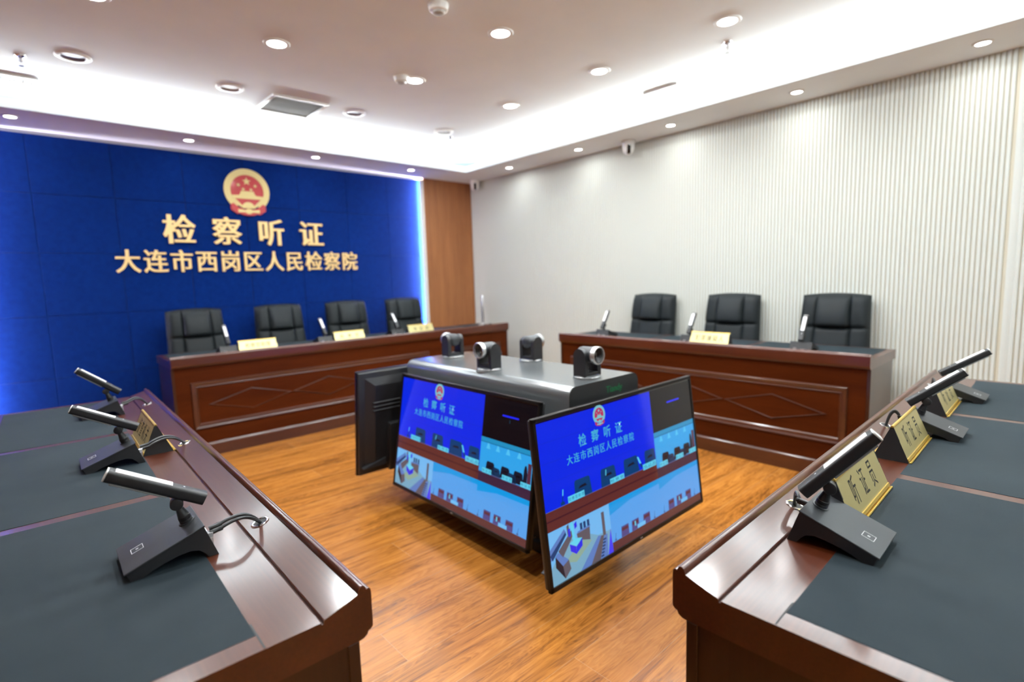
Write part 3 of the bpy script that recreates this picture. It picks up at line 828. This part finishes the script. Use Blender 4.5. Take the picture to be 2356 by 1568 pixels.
# ------------------------------------------------------------------ chairs
def make_chair():
    """local: origin on floor under the seat, sitter faces -y"""
    t = thing('executive_chair', 'x', 'chair')
    W, H = .212, .64; NX, NZ = 44, 56
    z0 = .445
    def depth(x, h):
        u = x / W; v = h / H
        e = 1.0
        base = .050
        # rounded edges
        ex = max(0.0, (abs(u) - .80) / .20); ez = max(0.0, (v - .92) / .08)
        edge = math.sqrt(max(0.0, 1 - min(1.0, ex * ex + ez * ez)))
        puff = .018 * (1 - (abs(u) ** 4))
        # head pillow between h .40 and .64, |u| < .48
        if v > .645:
            pv = (v - .645) / .355
            pill = max(0.0, 1 - (abs(u) / .50) ** 6) * (math.sin(PI * min(1.0, pv * .62 + .40)) ** .7) * .034
            side = .012 * math.sin(PI * min(1.0, pv * .8 + .2))
        else:
            pv = v / .645
            pill = max(0.0, 1 - (abs(u) / .50) ** 8) * .012 * math.sin(PI * (pv * .9 + .06)) ** .5
            side = .008 * math.sin(PI * pv)
        seam = 0.0
        seam += .013 * math.exp(-((abs(u) - .505) / .030) ** 2)
        seam += (.022 if abs(u) < .52 else .012) * math.exp(-((v - .645) / .016) ** 2)
        return (base + puff + pill + side - seam) * (0.35 + .65 * edge)
    b = MB(); lean = math.radians(8)
    def place(x, d, h):
        top = .016 * (1 - (x / W) ** 2) if h > .5 else 0
        hh = h + top * max(0, (h - .5) / .14)
        y = -d; z = hh
        # gentle curve, lean back
        yy = y * math.cos(lean) + z * math.sin(lean); zz = z * math.cos(lean) - y * math.sin(lean) * .4
        wk = 1.0 + .13 * (1 - h / H)
        return (x * wk, yy, z0 + zz)
    F = []
    for j in range(NZ + 1):
        h = H * j / NZ; row = []
        for i in range(NX + 1):
            u = -1 + 2 * i / NX; x = W * u
            hx = h
            # round the upper corners
            if h > H * .93:
                pass
            row.append(b.bm.verts.new(place(x, depth(x, hx), hx)))
        F.append(row)
    Bk = []
    for j in range(NZ + 1):
        h = H * j / NZ; row = []
        for i in range(NX + 1):
            u = -1 + 2 * i / NX; x = W * u
            e = math.sqrt(max(0.0, 1 - max(0.0, (abs(u) - .85) / .15) ** 2)) * math.sqrt(max(0.0, 1 - max(0.0, (h / H - .94) / .06) ** 2))
            row.append(b.bm.verts.new(place(x, -.030 * e - .004, h)))
        Bk.append(row)
    for R, s in ((F, 1), (Bk, -1)):
        for j in range(NZ):
            for i in range(NX): b.bm.faces.new((R[j][i], R[j][i + 1], R[j + 1][i + 1], R[j + 1][i]))
    for j in range(NZ):
        for i in (0, NX): b.bm.faces.new((F[j][i], F[j + 1][i], Bk[j + 1][i], Bk[j][i]))
    for i in range(NX):
        for j in (0, NZ): b.bm.faces.new((F[j][i], F[j][i + 1], Bk[j][i + 1], Bk[j][i]))
    # round the two upper corners in outline
    for v in b.bm.verts:
        pass
    bmesh.ops.recalc_face_normals(b.bm, faces=b.bm.faces[:])
    b.build('backrest', CHAIRM, t, smooth=70)
    b = MB(); b.box(-.235, .235, -.36, .06, .375, .465, .035, 4); b.build('seat', CHAIRM, t, smooth=60)
    for s in (-1, 1):
        b = MB(); b.tube([(s * .225, .02, .42), (s * .27, .0, .46), (s * .275, -.02, .60), (s * .27, -.10, .645), (s * .265, -.27, .64)], .016, 10, 6) if 0 else b.box(s * .15 - .02, s * .15 + .02, -.25, 0, .345, .378)
        b.build('seat_bracket', BLACKP, t)
    b = MB(); b.cyl((0, -.16, .09), (0, -.16, .36), .028); b.build('gas_column', GREYP, t)
    b = MB()
    for k in range(5):
        a = 2 * PI * k / 5 + .3
        b.tube([(0, -.16, .105), (.12 * math.cos(a), -.16 + .12 * math.sin(a), .09), (.235 * math.cos(a), -.16 + .235 * math.sin(a), .062)], .018, 8, 4)
    sb = b.build('star_base', BLACKP, t)
    for k in range(5):
        a = 2 * PI * k / 5 + .3; c = Vector((.235 * math.cos(a), -.16 + .235 * math.sin(a), .030)); tn = Vector((-math.sin(a), math.cos(a), 0))
        b = MB(); b.cyl(c - tn * .022, c + tn * .022, .030, n=20, bevel=.004); b.build('caster', BLACKP, sb)
    return t
CH = make_chair()
chs = [('A', .345, .745, 0, 'black leather chair leftmost along the blue wall'),
       ('A', 1.050, .745, 0, 'black leather chair second from left along the blue wall'),
       ('A', 1.730, .745, 0, 'black leather chair third from left along the blue wall'),
       ('A', 2.410, .745, 0, 'black leather chair rightmost along the blue wall, beside the glowing strip'),
       ('B', .478, .700, 0, 'black leather chair at left of the three along the slatted wall'),
       ('B', 1.218, .700, 0, 'black leather chair in the middle of the three along the slatted wall'),
       ('B', 1.960, .700, 0, 'black leather chair at right of the three along the slatted wall')]
for i, (k, s, u, rz, lab) in enumerate(chs):
    M = DF[k] @ TR(s, u, 0, rz)
    if i == 0: CH.matrix_world = M; CH['label'] = lab; CH['group'] = 'black leather chairs behind the far desks'
    else: dup(CH, M, lab)

# ------------------------------------------------------------------ display pod
PX, PY = -2.468, -3.395
def pod():
    t = thing('display_pod', 'dark grey four sided display pod standing in the middle of the floor', 'display stand', (PX, PY, 0))
    hx, hy, zt, zb, r = .246, .632, .81, .655, .042
    prof = [(-hx, zb), (hx, zb)]
    for k in range(9):
        a = PI / 2 * k / 8; prof.append((hx - r + r * math.cos(a), zt - r + r * math.sin(a)))
    for k in range(9):
        a = PI / 2 + PI / 2 * k / 8; prof.append((-hx + r + r * math.cos(a), zt - r + r * math.sin(a)))
    b = MB(); b.prism(prof, 'y', -hy, hy); b.build('top_cover', PODM, t, smooth=40)
    for s in (-1, 1):  # added thin skins that darken the end faces like shade
        b = MB(); q = .0015; b.prism([(x * (1 - q), z - (.0004 if z > .7 else -.0004)) for x, z in prof], 'y', s * (hy - .001), s * (hy + .0012)); b.build('shaded_end_face', PODE, t, smooth=40)
    b = MB(); b.box(-.20, .20, -.56, .56, .05, zb); b.build('cabinet', PODD, t)
    b = MB(); b.box(-.23, .23, -.59, .59, 0, .05, .004, 1); b.build('plinth', PODD, t)
    for y, z, w in ((-.56, .42, .12), (.56, .42, .12)):
        s = 1 if y > 0 else -1; b = MB(); b.box(-w, w, min(y, y + s * .135), max(y, y + s * .135), z - .04, z + .04); b.build('mounting_arm', PODD, t)
    b = MB(); b.box(-.30, -.20, -.12, .12, .38, .46); b.build('mounting_arm', PODD, t)
    # maker's name on the end face
    b = MB(); txt = 'Tiandy'
    F = Matrix(((1, 0, 0, .060), (0, 0, -1, -hy - .0016), (0, 1, 0, .757), (0, 0, 0, 1)))
    me = glyph(txt, 0.0, .0); x0, x1, y0, y1 = bbox(me); sc = .118 / (x1 - x0)
    for k in (-1, 0, 1): b.mesh(me, F @ Matrix.Translation((k * .0009, k * .0003, k * 2e-6)) @ Matrix.Diagonal((sc, sc, 1, 1)) @ Matrix.Translation((-(x0 + x1) / 2, -(y0 + y1) / 2, 0)))
    b.build('logo_lettering', mat('logo_green', (0.004, 0.16, 0.05), 0.5), t, smooth=0)
pod()

def ptz():
    """lens looks along local -y"""
    t = thing('conference_camera', 'x', 'camera', group='pan tilt cameras on top of the display pod')
    b = MB(); b.lathe([(.0001, -.012), (.066, -.012), (.0675, .0006), (.0665, .0014), (.0001, .0014)], 40, cap=False); b.build('mounting_plate', PODM, t)
    b = MB(); b.lathe([(.062, 0.0), (.064, .002), (.064, .008), (.060, .013), (.055, .015), (.0001, .015)], 40, cap=False); b.build('base', PODM, t)
    for s in (-1, 1):
        b = MB(); P = [(-.034, .012), (.034, .012), (.033, .100)]
        for k in range(13):
            a = PI * k / 12; P.append((.033 * math.cos(a), .104 + .033 * math.sin(a)))
        P.append((-.033, .100))
        b.prism(P, 'x', s * .034, s * .056); b.build('yoke_arm', BLACKP, t, smooth=40)
    b = MB(); b.box(-.036, .036, -.034, .034, .012, .030, .004, 2); b.build('yoke_floor', BLACKP, t)
    M = Matrix.Translation((0, 0, .106)) @ Matrix.Rotation(PI / 2, 4, 'X')   # local z -> -y
    b = MB(); b.lathe([(.0001, -.044), (.020, -.043), (.032, -.036), (.036, -.024), (.0365, .050), (.0365, .052)], 40, M, cap=False); hd = b.build('camera_head', GREYP, t, smooth=50)
    b = MB(); b.lathe([(.0365, .046), (.0400, .048), (.0405, .066), (.0385, .069), (.0345, .069), (.0335, .060)], 44, M, cap=False); b.build('lens_ring', SILVER, hd, smooth=50)['label'] = 'silver ring around the lens'
    b = MB(); b.lathe([(.0340, .060), (.0300, .056), (.0210, .046), (.0200, .044)], 40, M, cap=False); b.build('lens_hood', BLACKP, hd, smooth=50)
    b = MB(); b.lathe([(.0215, .043), (.0190, .0475), (.0130, .0515), (.0001, .0530)], 36, M, cap=False); b.build('lens', GLASSB, hd, smooth=60)
    L = [(-2.489, -3.940, 0, 'pan tilt camera on the pod nearest the maker name, facing right'),
         (-2.633, -3.420, -PI / 2, 'pan tilt camera on the pod facing left, with silver ring lens in view'),
         (-2.482, -2.905, PI, 'pan tilt camera at the far end of the pod top, seen from behind at left'),
         (-2.300, -3.386, PI / 2, 'pan tilt camera on the far side of the pod, facing the slatted wall')]
    for i, (x, y, rz, lab) in enumerate(L):
        M2 = TR(x, y, .8102, rz)
        if i == 0: t.matrix_world = M2; t['label'] = lab
        else: dup(t, M2, lab)
ptz()

# screen pictures ----------------------------------------------------------
EM = {}
def pix(name, r, g, b, k=1.0):
    if name not in EM:
        c = srgb(r, g, b)
        EM[name] = mat('picture_' + name, (0.004, 0.004, 0.005, 1), 0.09, emit=c, estr=k * 0.60, spec=0.45)
    return EM[name]
def screen_picture(parent):
    b = MB()
    layer = [0]
    def P(pts, m, lay): 
        b.use(m); y = -.0003 * lay - .0005
        b.poly([(a, y, z) for a, z in pts])
    def R(a0, a1, z0, z1, m, lay): P([(a0, z0), (a1, z0), (a1, z1), (a0, z1)], m, lay)
    blue = pix('blue', 0, 38, 228); cyan = pix('cyan', 70, 175, 205); chair = pix('chair', 0, 58, 112); chaird = pix('chair_dark', 18, 22, 40)
    brown = pix('brown', 92, 42, 40); brownd = pix('brown_dark', 66, 26, 36); pale = pix('pale', 92, 205, 235); wall = pix('wall', 78, 158, 232); sky = pix('sky', 0, 150, 226)
    wall2 = pix('wall_pale', 108, 180, 236); floorc = pix('floor', 120, 150, 160); dk = pix('desk_grey', 84, 122, 190); dkb = pix('desk_brown', 88, 84, 96); maro = pix('maroon', 84, 44, 62); lilac = pix('lilac', 40, 40, 225)
    black = pix('black', 6, 4, 10); seam = pix('seam', 20, 45, 190)
    T, Bm = .298, -.298; Lf, Rt = -.535, .535; MX = .188; MZ = -.100
    # main view
    R(Lf, MX, MZ, T, blue, 1)
    for z in (.222, .146, .072): R(Lf, MX, z, z + .0012, seam, 2)
    # emblem
    sc = .078; ec = (-.177, .262)
    for kx, nm, lay, pl in emblem_shapes():
        P([(ec[0] + x * sc, ec[1] + z * sc) for x, z in pl], pix('emblem_gold', 120, 190, 200) if kx == 'g' else pix('emblem_red', 178, 50, 95), 2 + lay)
    b.use(cyan)
    def ch(c, a, z, w, h, off=0, dx=0):
        F = Matrix(((1, 0, 0, a), (0, 0, -1, -.0016), (0, 1, 0, z), (0, 0, 0, 1))); put_glyph(b, c, w, h, F, off=off, dx=dx)
    for i, c in enumerate('检察听证'): ch(c, -.293 + i * .0777, .187, .047, .050, off=.012)
    for i, c in enumerate('大连市西岗区人民检察院'): ch(c, -.377 + i * .0399, .129, .034, .0385, dx=.0005)
    # chairs, plates, desk of the main view
    def chr_(a0, a1, zt, zb, m1, m2, lay=2):
        w = a1 - a0
        P([(a0 - .004, zb), (a1 + .010, zb), (a1 + .002, zt - .006), (a1 - .006, zt), (a0 + .006, zt + .001), (a0, zt - .008)], m1, lay)
        P([(a0 + w * .22, zt - .46 * (zt - zb)), (a0 + w * .80, zt - .44 * (zt - zb)), (a0 + w * .70, zt - .30 * (zt - zb)), (a0 + w * .34, zt - .34 * (zt - zb))], m2, lay + 1)
    for a0, a1 in ((-.366, -.277), (-.206, -.115), (-.050, .045), (.104, MX)): chr_(a0, min(a1, MX - .010), .045, -.032, chair, chaird)
    def plate(a0, z, w, h, m=pale, txt=None, lay=4):
        R(a0, a0 + w, z, z + h, m, lay)
        if txt:
            b.use(pix('plate_ink', 20, 90, 130))
            for i, c in enumerate(txt): 
                F = Matrix(((1, 0, 0, a0 + w * (i + .5) / len(txt)), (0, 0, -1, -.0003 * lay - .0007), (0, 1, 0, z + h / 2), (0, 0, 0, 1))); put_glyph(b, c, w / len(txt) * .82, h * .62, F)
    plate(-.410, -.0268, .095, .024, txt='检察官助理'); plate(-.152, -.0285, .095, .0215, txt='检察官'); plate(.082, -.034, .102, .025, txt='书记员')
    def micp(a, z, k, m1, m2, lay=4):
        P([(a, z), (a + k * .18, z), (a + k * .30, z + k * .62), (a + k * .16, z + k * .62)], m2, lay); P([(a + k * .16, z + k * .62), (a + k * .30, z + k * .62), (a + k * .42, z + k * 1.3), (a + k * .28, z + k * 1.3)], m1, lay)
        P([(a - k * .25, z - k * .35), (a + k * .45, z - k * .35), (a + k * .40, z), (a - k * .18, z)], m2, lay)
    micp(-.444, -.012, .034, pale, chair); micp(-.184, -.006, .034, pale, chair)
    P([(.045, .034), (.055, .034), (.072, .002), (.060, .002)], pale, 4); P([(.060, .002), (.072, .002), (.082, -.016), (.070, -.018)], chair, 4)
    R(Lf, MX, MZ, -.0285, brown, 3); R(Lf, MX, -.0285, -.0262, pix('desk_edge', 80, 95, 150), 4); R(Lf, MX, -.066, -.060, brownd, 4)
    # right column
    R(MX, Rt, .107, T, black, 1)
    P([(.322, .2215), (.425, .2215), (.428, .2250), (.425, .2290), (.322, .2290), (.319, .2250)], pix('title_blue', 30, 40, 250), 2); R(.369, .373, .196, .212, pix('dim', 30, 60, 80), 2)
    R(MX, Rt, -.053, .107, pix('mid_wall', 45, 160, 230), 1); R(MX, Rt, .088, .107, pix('mid_cove', 30, 140, 190), 2); R(MX, Rt, .084, .088, pix('mid_line', 20, 100, 150), 3)
    for a in (.243, .310, .378, .450): P([(a - .004, .084), (a + .004, .084), (a + .014, .058), (a - .014, .058)], pix('mid_glow', 80, 190, 240), 2)
    for a0 in (.239, .341, .425): chr_(a0, a0 + .052, .002, -.050, chaird, black, 2)
    for a0 in (.286, .388): chr_(a0, a0 + .045, -.016, -.053, pix('chair_mid', 20, 50, 86), chaird, 2)
    for a0 in (.212, .351, .471): plate(a0, -.055, .066, .022, txt='听证员', lay=4)
    P([(.482, -.050), (.486, .020), (.490, .036), (.498, .040), (.503, .030), (.508, .005), (.506, -.050)], chaird, 3); R(.508, .530, -.045, .052, maro, 3)
    R(MX, Rt, MZ, -.053, pix('mid_desk', 60, 34, 58), 3); R(MX, Rt, -.056, -.053, pix('desk_edge', 80, 95, 150), 4)
    # bottom left overhead view
    OV = -.1775
    R(Lf, OV, Bm, MZ, wall2, 1)
    P([(Lf, Bm), (OV, Bm), (OV, -.205), (-.262, -.200), (-.305, -.180), (-.40, -.165), (-.44, -.150), (Lf, -.235)], pix('ov_floor', 112, 164, 192), 2)
    P([(-.46, -.235), (-.40, -.255), (-.30, -.205), (-.36, -.185)], pix('ov_floor_glow', 132, 165, 150), 3)
    R(-.232, -.214, -.214, -.120, dkb, 4)
    P([(Lf, -.165), (-.450, -.112), (-.440, -.128), (-.520, -.200), (Lf, -.205)], dk, 3); P([(Lf, -.185), (-.445, -.126), (-.440, -.136), (-.525, -.206)], chair, 4)
    P([(-.492, -.182), (-.410, -.128), (-.404, -.150), (-.470, -.212)], dkb, 4)
    P([(-.384, -.1535), (-.306, -.150), (-.310, -.200), (-.380, -.178)], dkb, 4); P([(-.384, -.1535), (-.306, -.150), (-.300, -.143), (-.376, -.146)], dk, 5)
    for a in (-.362, -.342, -.320): R(a, a + .014, -.145, -.120, chair, 5)
    P([(-.436, -.108), (-.424, -.101), (-.418, -.165), (-.432, -.165)], dkb, 4); P([(-.414, -.101), (-.402, -.101), (-.394, -.175), (-.408, -.172)], pale, 5); R(-.430, -.418, -.150, -.120, lilac, 5); P([(-.394, -.112), (-.380, -.104), (-.378, -.125), (-.392, -.132)], lilac, 5)
    P([(-.428, -.176), (-.394, -.166), (-.356, -.176), (-.392, -.197)], pale, 5); P([(-.428, -.178), (-.393, -.198), (-.396, -.226), (-.426, -.205)], lilac, 5); P([(-.392, -.198), (-.356, -.178), (-.358, -.206), (-.396, -.226)], blue, 5)
    P([(-.4938, -.1846), (-.4414, -.2299), (-.4746, -.2425), (-.5096, -.1954)], dk, 4); P([(-.4414, -.2299), (-.4746, -.2425), (-.468, -.292), (-.4328, -.2675)], dkb, 4); P([(-.5096, -.1954), (-.4746, -.2425), (-.468, -.292), (-.512, -.235)], chaird, 4)
    P([(-.262, -.203), (-.243, -.208), (-.3194, Bm), (-.382, Bm)], dk, 4); P([(-.243, -.208), (-.226, -.212), (-.262, Bm), (-.3194, Bm)], dkb, 4); P([(-.226, -.215), (-.205, -.212), (-.212, Bm), (-.262, Bm)], dk, 4)
    for i in range(6):
        z = -.225 - i * .012; a = -.222 - (i * .0045); R(a - .012, a + .006, z - .007, z, chair, 5)
    P([(-.183, -.199), (-.178, Bm), (-.211, Bm)], pix('ov_blue', 60, 60, 240), 5)
    # bottom wall view (shown twice)
    for o, w_, wc in ((OV, MX - OV, wall), (MX, Rt - MX, wall)):
        R(o, o + w_, -.263, MZ, wc, 1)
        P([(o, MZ), (o + w_, MZ), (o + w_, -.122), (o + w_ * .4, -.126), (o, -.150)], sky, 2)
        f = w_ / .3655
        for a, zt in ((.0615, -.2185), (.1355, -.2185), (.2205, -.2185)):
            P([(o + a * f, -.262), (o + (a + .054) * f, -.262), (o + (a + .054) * f, zt), (o + (a + .004) * f, zt)], pix('wv_chair', 74, 72, 132), 3)
            R(o + (a + .006) * f, o + (a + .050) * f, -.238, -.225, maro, 4)
        plate(o + .175 * f, -.262, .060 * f, .0165, pix('wv_plate', 104, 186, 240), lay=5)
        micp(o + .020 * f, -.254, .018, pix('wv_mic', 60, 100, 150), pix('wv_mic2', 60, 90, 140)); micp(o + .305 * f, -.254, .018, pix('wv_mic', 60, 100, 150), pix('wv_mic2', 60, 90, 140)); R(o + (.158) * f, o + .166 * f, -.246, -.226, pale, 5)
        R(o, o + w_, Bm, -.263, pix('wv_desk', 88, 50, 54), 2)
    return b.build('screen_picture', None, parent, smooth=0)

BEZEL = mat('black_bezel', (0.006, 0.0055, 0.0055), 0.3, spec=0.25)
def make_tv():
    """local: x right, z up, picture faces -y; centre of the screen at the origin"""
    t = thing('television', 'x', 'television', group='large televisions around the display pod')
    w, h = .55, .3175
    b = MB(); B = .0145; z1 = -.0042
    b.box(-w, w, z1, .014, h - B, h, .0012, 1); b.box(-w, w, z1, .014, -h, -h + .019, .0012, 1); b.box(-w, -w + B, z1, .014, -h, h, .0012, 1); b.box(w - B, w, z1, .014, -h, h, .0012, 1)
    b.build('bezel', BEZEL, t, smooth=0)
    b = MB(); b.box(-w - .0006, w + .0006, -.0035, .016, h - .001, h + .0016, .0006, 1); b.build('top_trim', mat('bezel_trim', (0.10, 0.09, 0.09), 0.22, metal=0.8), t, smooth=0)
    b = MB(); b.box(-w + .010, w - .010, 0.0, .010, -h + .015, h - .010); dp = b.build('display_panel', GLASSB, t)
    screen_picture(dp)
    b = MB()
    for a in (.010, .019): b.box(a - .003, a + .003, -.0048, -.0040, -h + .006, -h + .012)
    b.build('brand_mark', mat('badge_grey', (.35, .33, .32), .4), t)
    # back shell
    b = MB(); b.box(-w + .004, w - .004, .010, .034, -h + .004, h - .004, .008, 2); bs = b.build('back_cover', BLACKP, t, smooth=40)
    b = MB()
    R0 = [(-w + .03, -h + .03), (w - .03, -h + .03), (w - .03, h - .028), (-w + .03, h - .028)]
    R1 = [(-w + .10, -h + .06), (w - .10, -h + .06), (w - .10, h - .085), (-w + .10, h - .085)]
    A = [b.bm.verts.new((x, .030, z)) for x, z in R0]; C = [b.bm.verts.new((x, .052, z)) for x, z in R1]
    for i in range(4): b.bm.faces.new((A[i], A[(i + 1) % 4], C[(i + 1) % 4], C[i]))
    b.bm.faces.new(C); bmesh.ops.recalc_face_normals(b.bm, faces=b.bm.faces[:])
    b.build('rear_bulge', BLACKP, bs, smooth=0)
    for k in range(3):
        z = .130 - k * .024; b = MB(); b.box(-w + .085, w - .085, .044, .0575, z - .0035, z + .0035, .002, 1); b.build('cooling_rib', BLACKP, bs)
    b = MB(); b.box(-w + .18, w - .18, .045, .086, -h + .015, -.005, .006, 2); b.build('electronics_housing', BLACKP, bs, smooth=30)
    for s in (-1, 1):
        b = MB(); b.prism([(s * (w - .02), -h + .055), (s * (w - .165), -h + .095), (s * (w - .165), -h + .052), (s * (w - .02), -h + .050)], 'y', .034, .062); b.build('rear_speaker_port', GREYP, bs, smooth=0)
    return t
def tvM(c, yaw, tilt):
    n0 = Vector((math.cos(yaw), math.sin(yaw), 0)); up = Vector((0, 0, 1)) * math.cos(tilt) - n0 * math.sin(tilt); n = n0 * math.cos(tilt) + Vector((0, 0, 1)) * math.sin(tilt)
    r = up.cross(n)
    return Matrix(((r.x, -n.x, up.x, c[0]), (r.y, -n.y, up.y, c[1]), (r.z, -n.z, up.z, c[2]), (0, 0, 0, 1)))
tv = make_tv()
tv.matrix_world = tvM((-2.842, -3.392, .437), PI, math.radians(9.26)); tv['label'] = 'television on the long left side of the pod, facing the left desk'
dup(tv, tvM((-2.489, -4.175, .446), -PI / 2, math.radians(6.96)), 'television on the near end of the pod, facing the right desk')
dup(tv, tvM((-2.440, -2.612, .449), PI / 2, math.radians(6.96)), 'television on the far end of the pod, its black back showing at left')

# ------------------------------------------------------------------ small things on the far desk
def stand():
    t = thing('metal_pole_stand', 'slim silver pole with a bent foot on the right end of the far desk', 'stand', M=DF['A'] @ TR(3.075, .21, ZPAD))
    b = MB(); b.cyl((0, 0, .040), (0, 0, .345), .0155, n=24, bevel=.003); b.build('pole', SILVER, t)
    b = MB(); b.tube([(0, 0, .045), (-.006, -.006, .022), (-.045, -.022, .010), (-.085, -.03, .0085)], .0125, 12, 6); b.build('curved_foot', SILVER, t)
    b = MB(); b.box(-.10, .05, -.055, .055, 0, .006, .002, 1); b.build('base_plate', GREYP, t)
    t = thing('cable_coil', 'small black cable lying beside the silver pole on the far desk', 'cable', M=DF['A'] @ TR(3.075, .16, ZT + .0035))
    b = MB(); b.tube([(-.20, .05, 0), (-.14, .02, .014), (-.115, .05, .004), (-.125, .10, .002)], .0035, 8, 8); b.build('cord', CABLE, t)
    t = thing('cable_coil', 'small black cable at the right of the silver pole on the far desk', 'cable', M=DF['A'] @ TR(3.075, .16, ZT + .0035))
    b = MB(); b.tube([(.06, .05, 0), (.09, .03, .016), (.125, .05, .008), (.14, .10, .0)], .0035, 8, 8); b.build('cord', CABLE, t)
    b = MB(); b.box(2.46, 2.86, .20, .46, ZPAD, ZPAD + .004, .001, 1)
    o = b.build('desk_mat', mat('black_mat', (.014, .014, .018), .5)); o.matrix_world = DF['A']; tag(o, 'thin black mat lying on the right part of the desk by the blue wall', 'mat')
stand()

# ------------------------------------------------------------------ world, camera
w = bpy.data.worlds.new('World'); SC.world = w; w.use_nodes = True
w.node_tree.nodes['Background'].inputs['Color'].default_value = (0.02, 0.02, 0.02, 1)
cam = bpy.data.cameras.new('Camera'); co = bpy.data.objects.new('Camera', cam); COL.objects.link(co)
yaw, pitch, roll = 0.73712, -0.11650, -0.03080
f = Vector((math.sin(yaw) * math.cos(pitch), math.cos(yaw) * math.cos(pitch), math.sin(pitch)))
r = f.cross(Vector((0, 0, 1))).normalized(); u = r.cross(f)
r2 = r * math.cos(roll) + u * math.sin(roll); u2 = u * math.cos(roll) - r * math.sin(roll)
co.matrix_world = Matrix(((r2.x, u2.x, -f.x, -4.3200), (r2.y, u2.y, -f.y, -5.4567), (r2.z, u2.z, -f.z, 1.2631), (0, 0, 0, 1)))
cam.sensor_width = 36.0; cam.lens = 1213.446 / 2356 * 36.0; cam.clip_start = .02
cam.dof.use_dof = True; cam.dof.focus_distance = 1.25; cam.dof.aperture_fstop = 2.1
SC.camera = co

SC.view_settings.view_transform = 'Standard'; SC.view_settings.look = 'None'
SC.view_settings.exposure = 0.77; SC.view_settings.gamma = 1.0; SC.view_settings.use_curve_mapping = False
SC.cycles.use_denoising = True
SC.cycles.max_bounces = 10; SC.cycles.diffuse_bounces = 6; SC.cycles.glossy_bounces = 5
SC.cycles.sample_clamp_indirect = 6.0
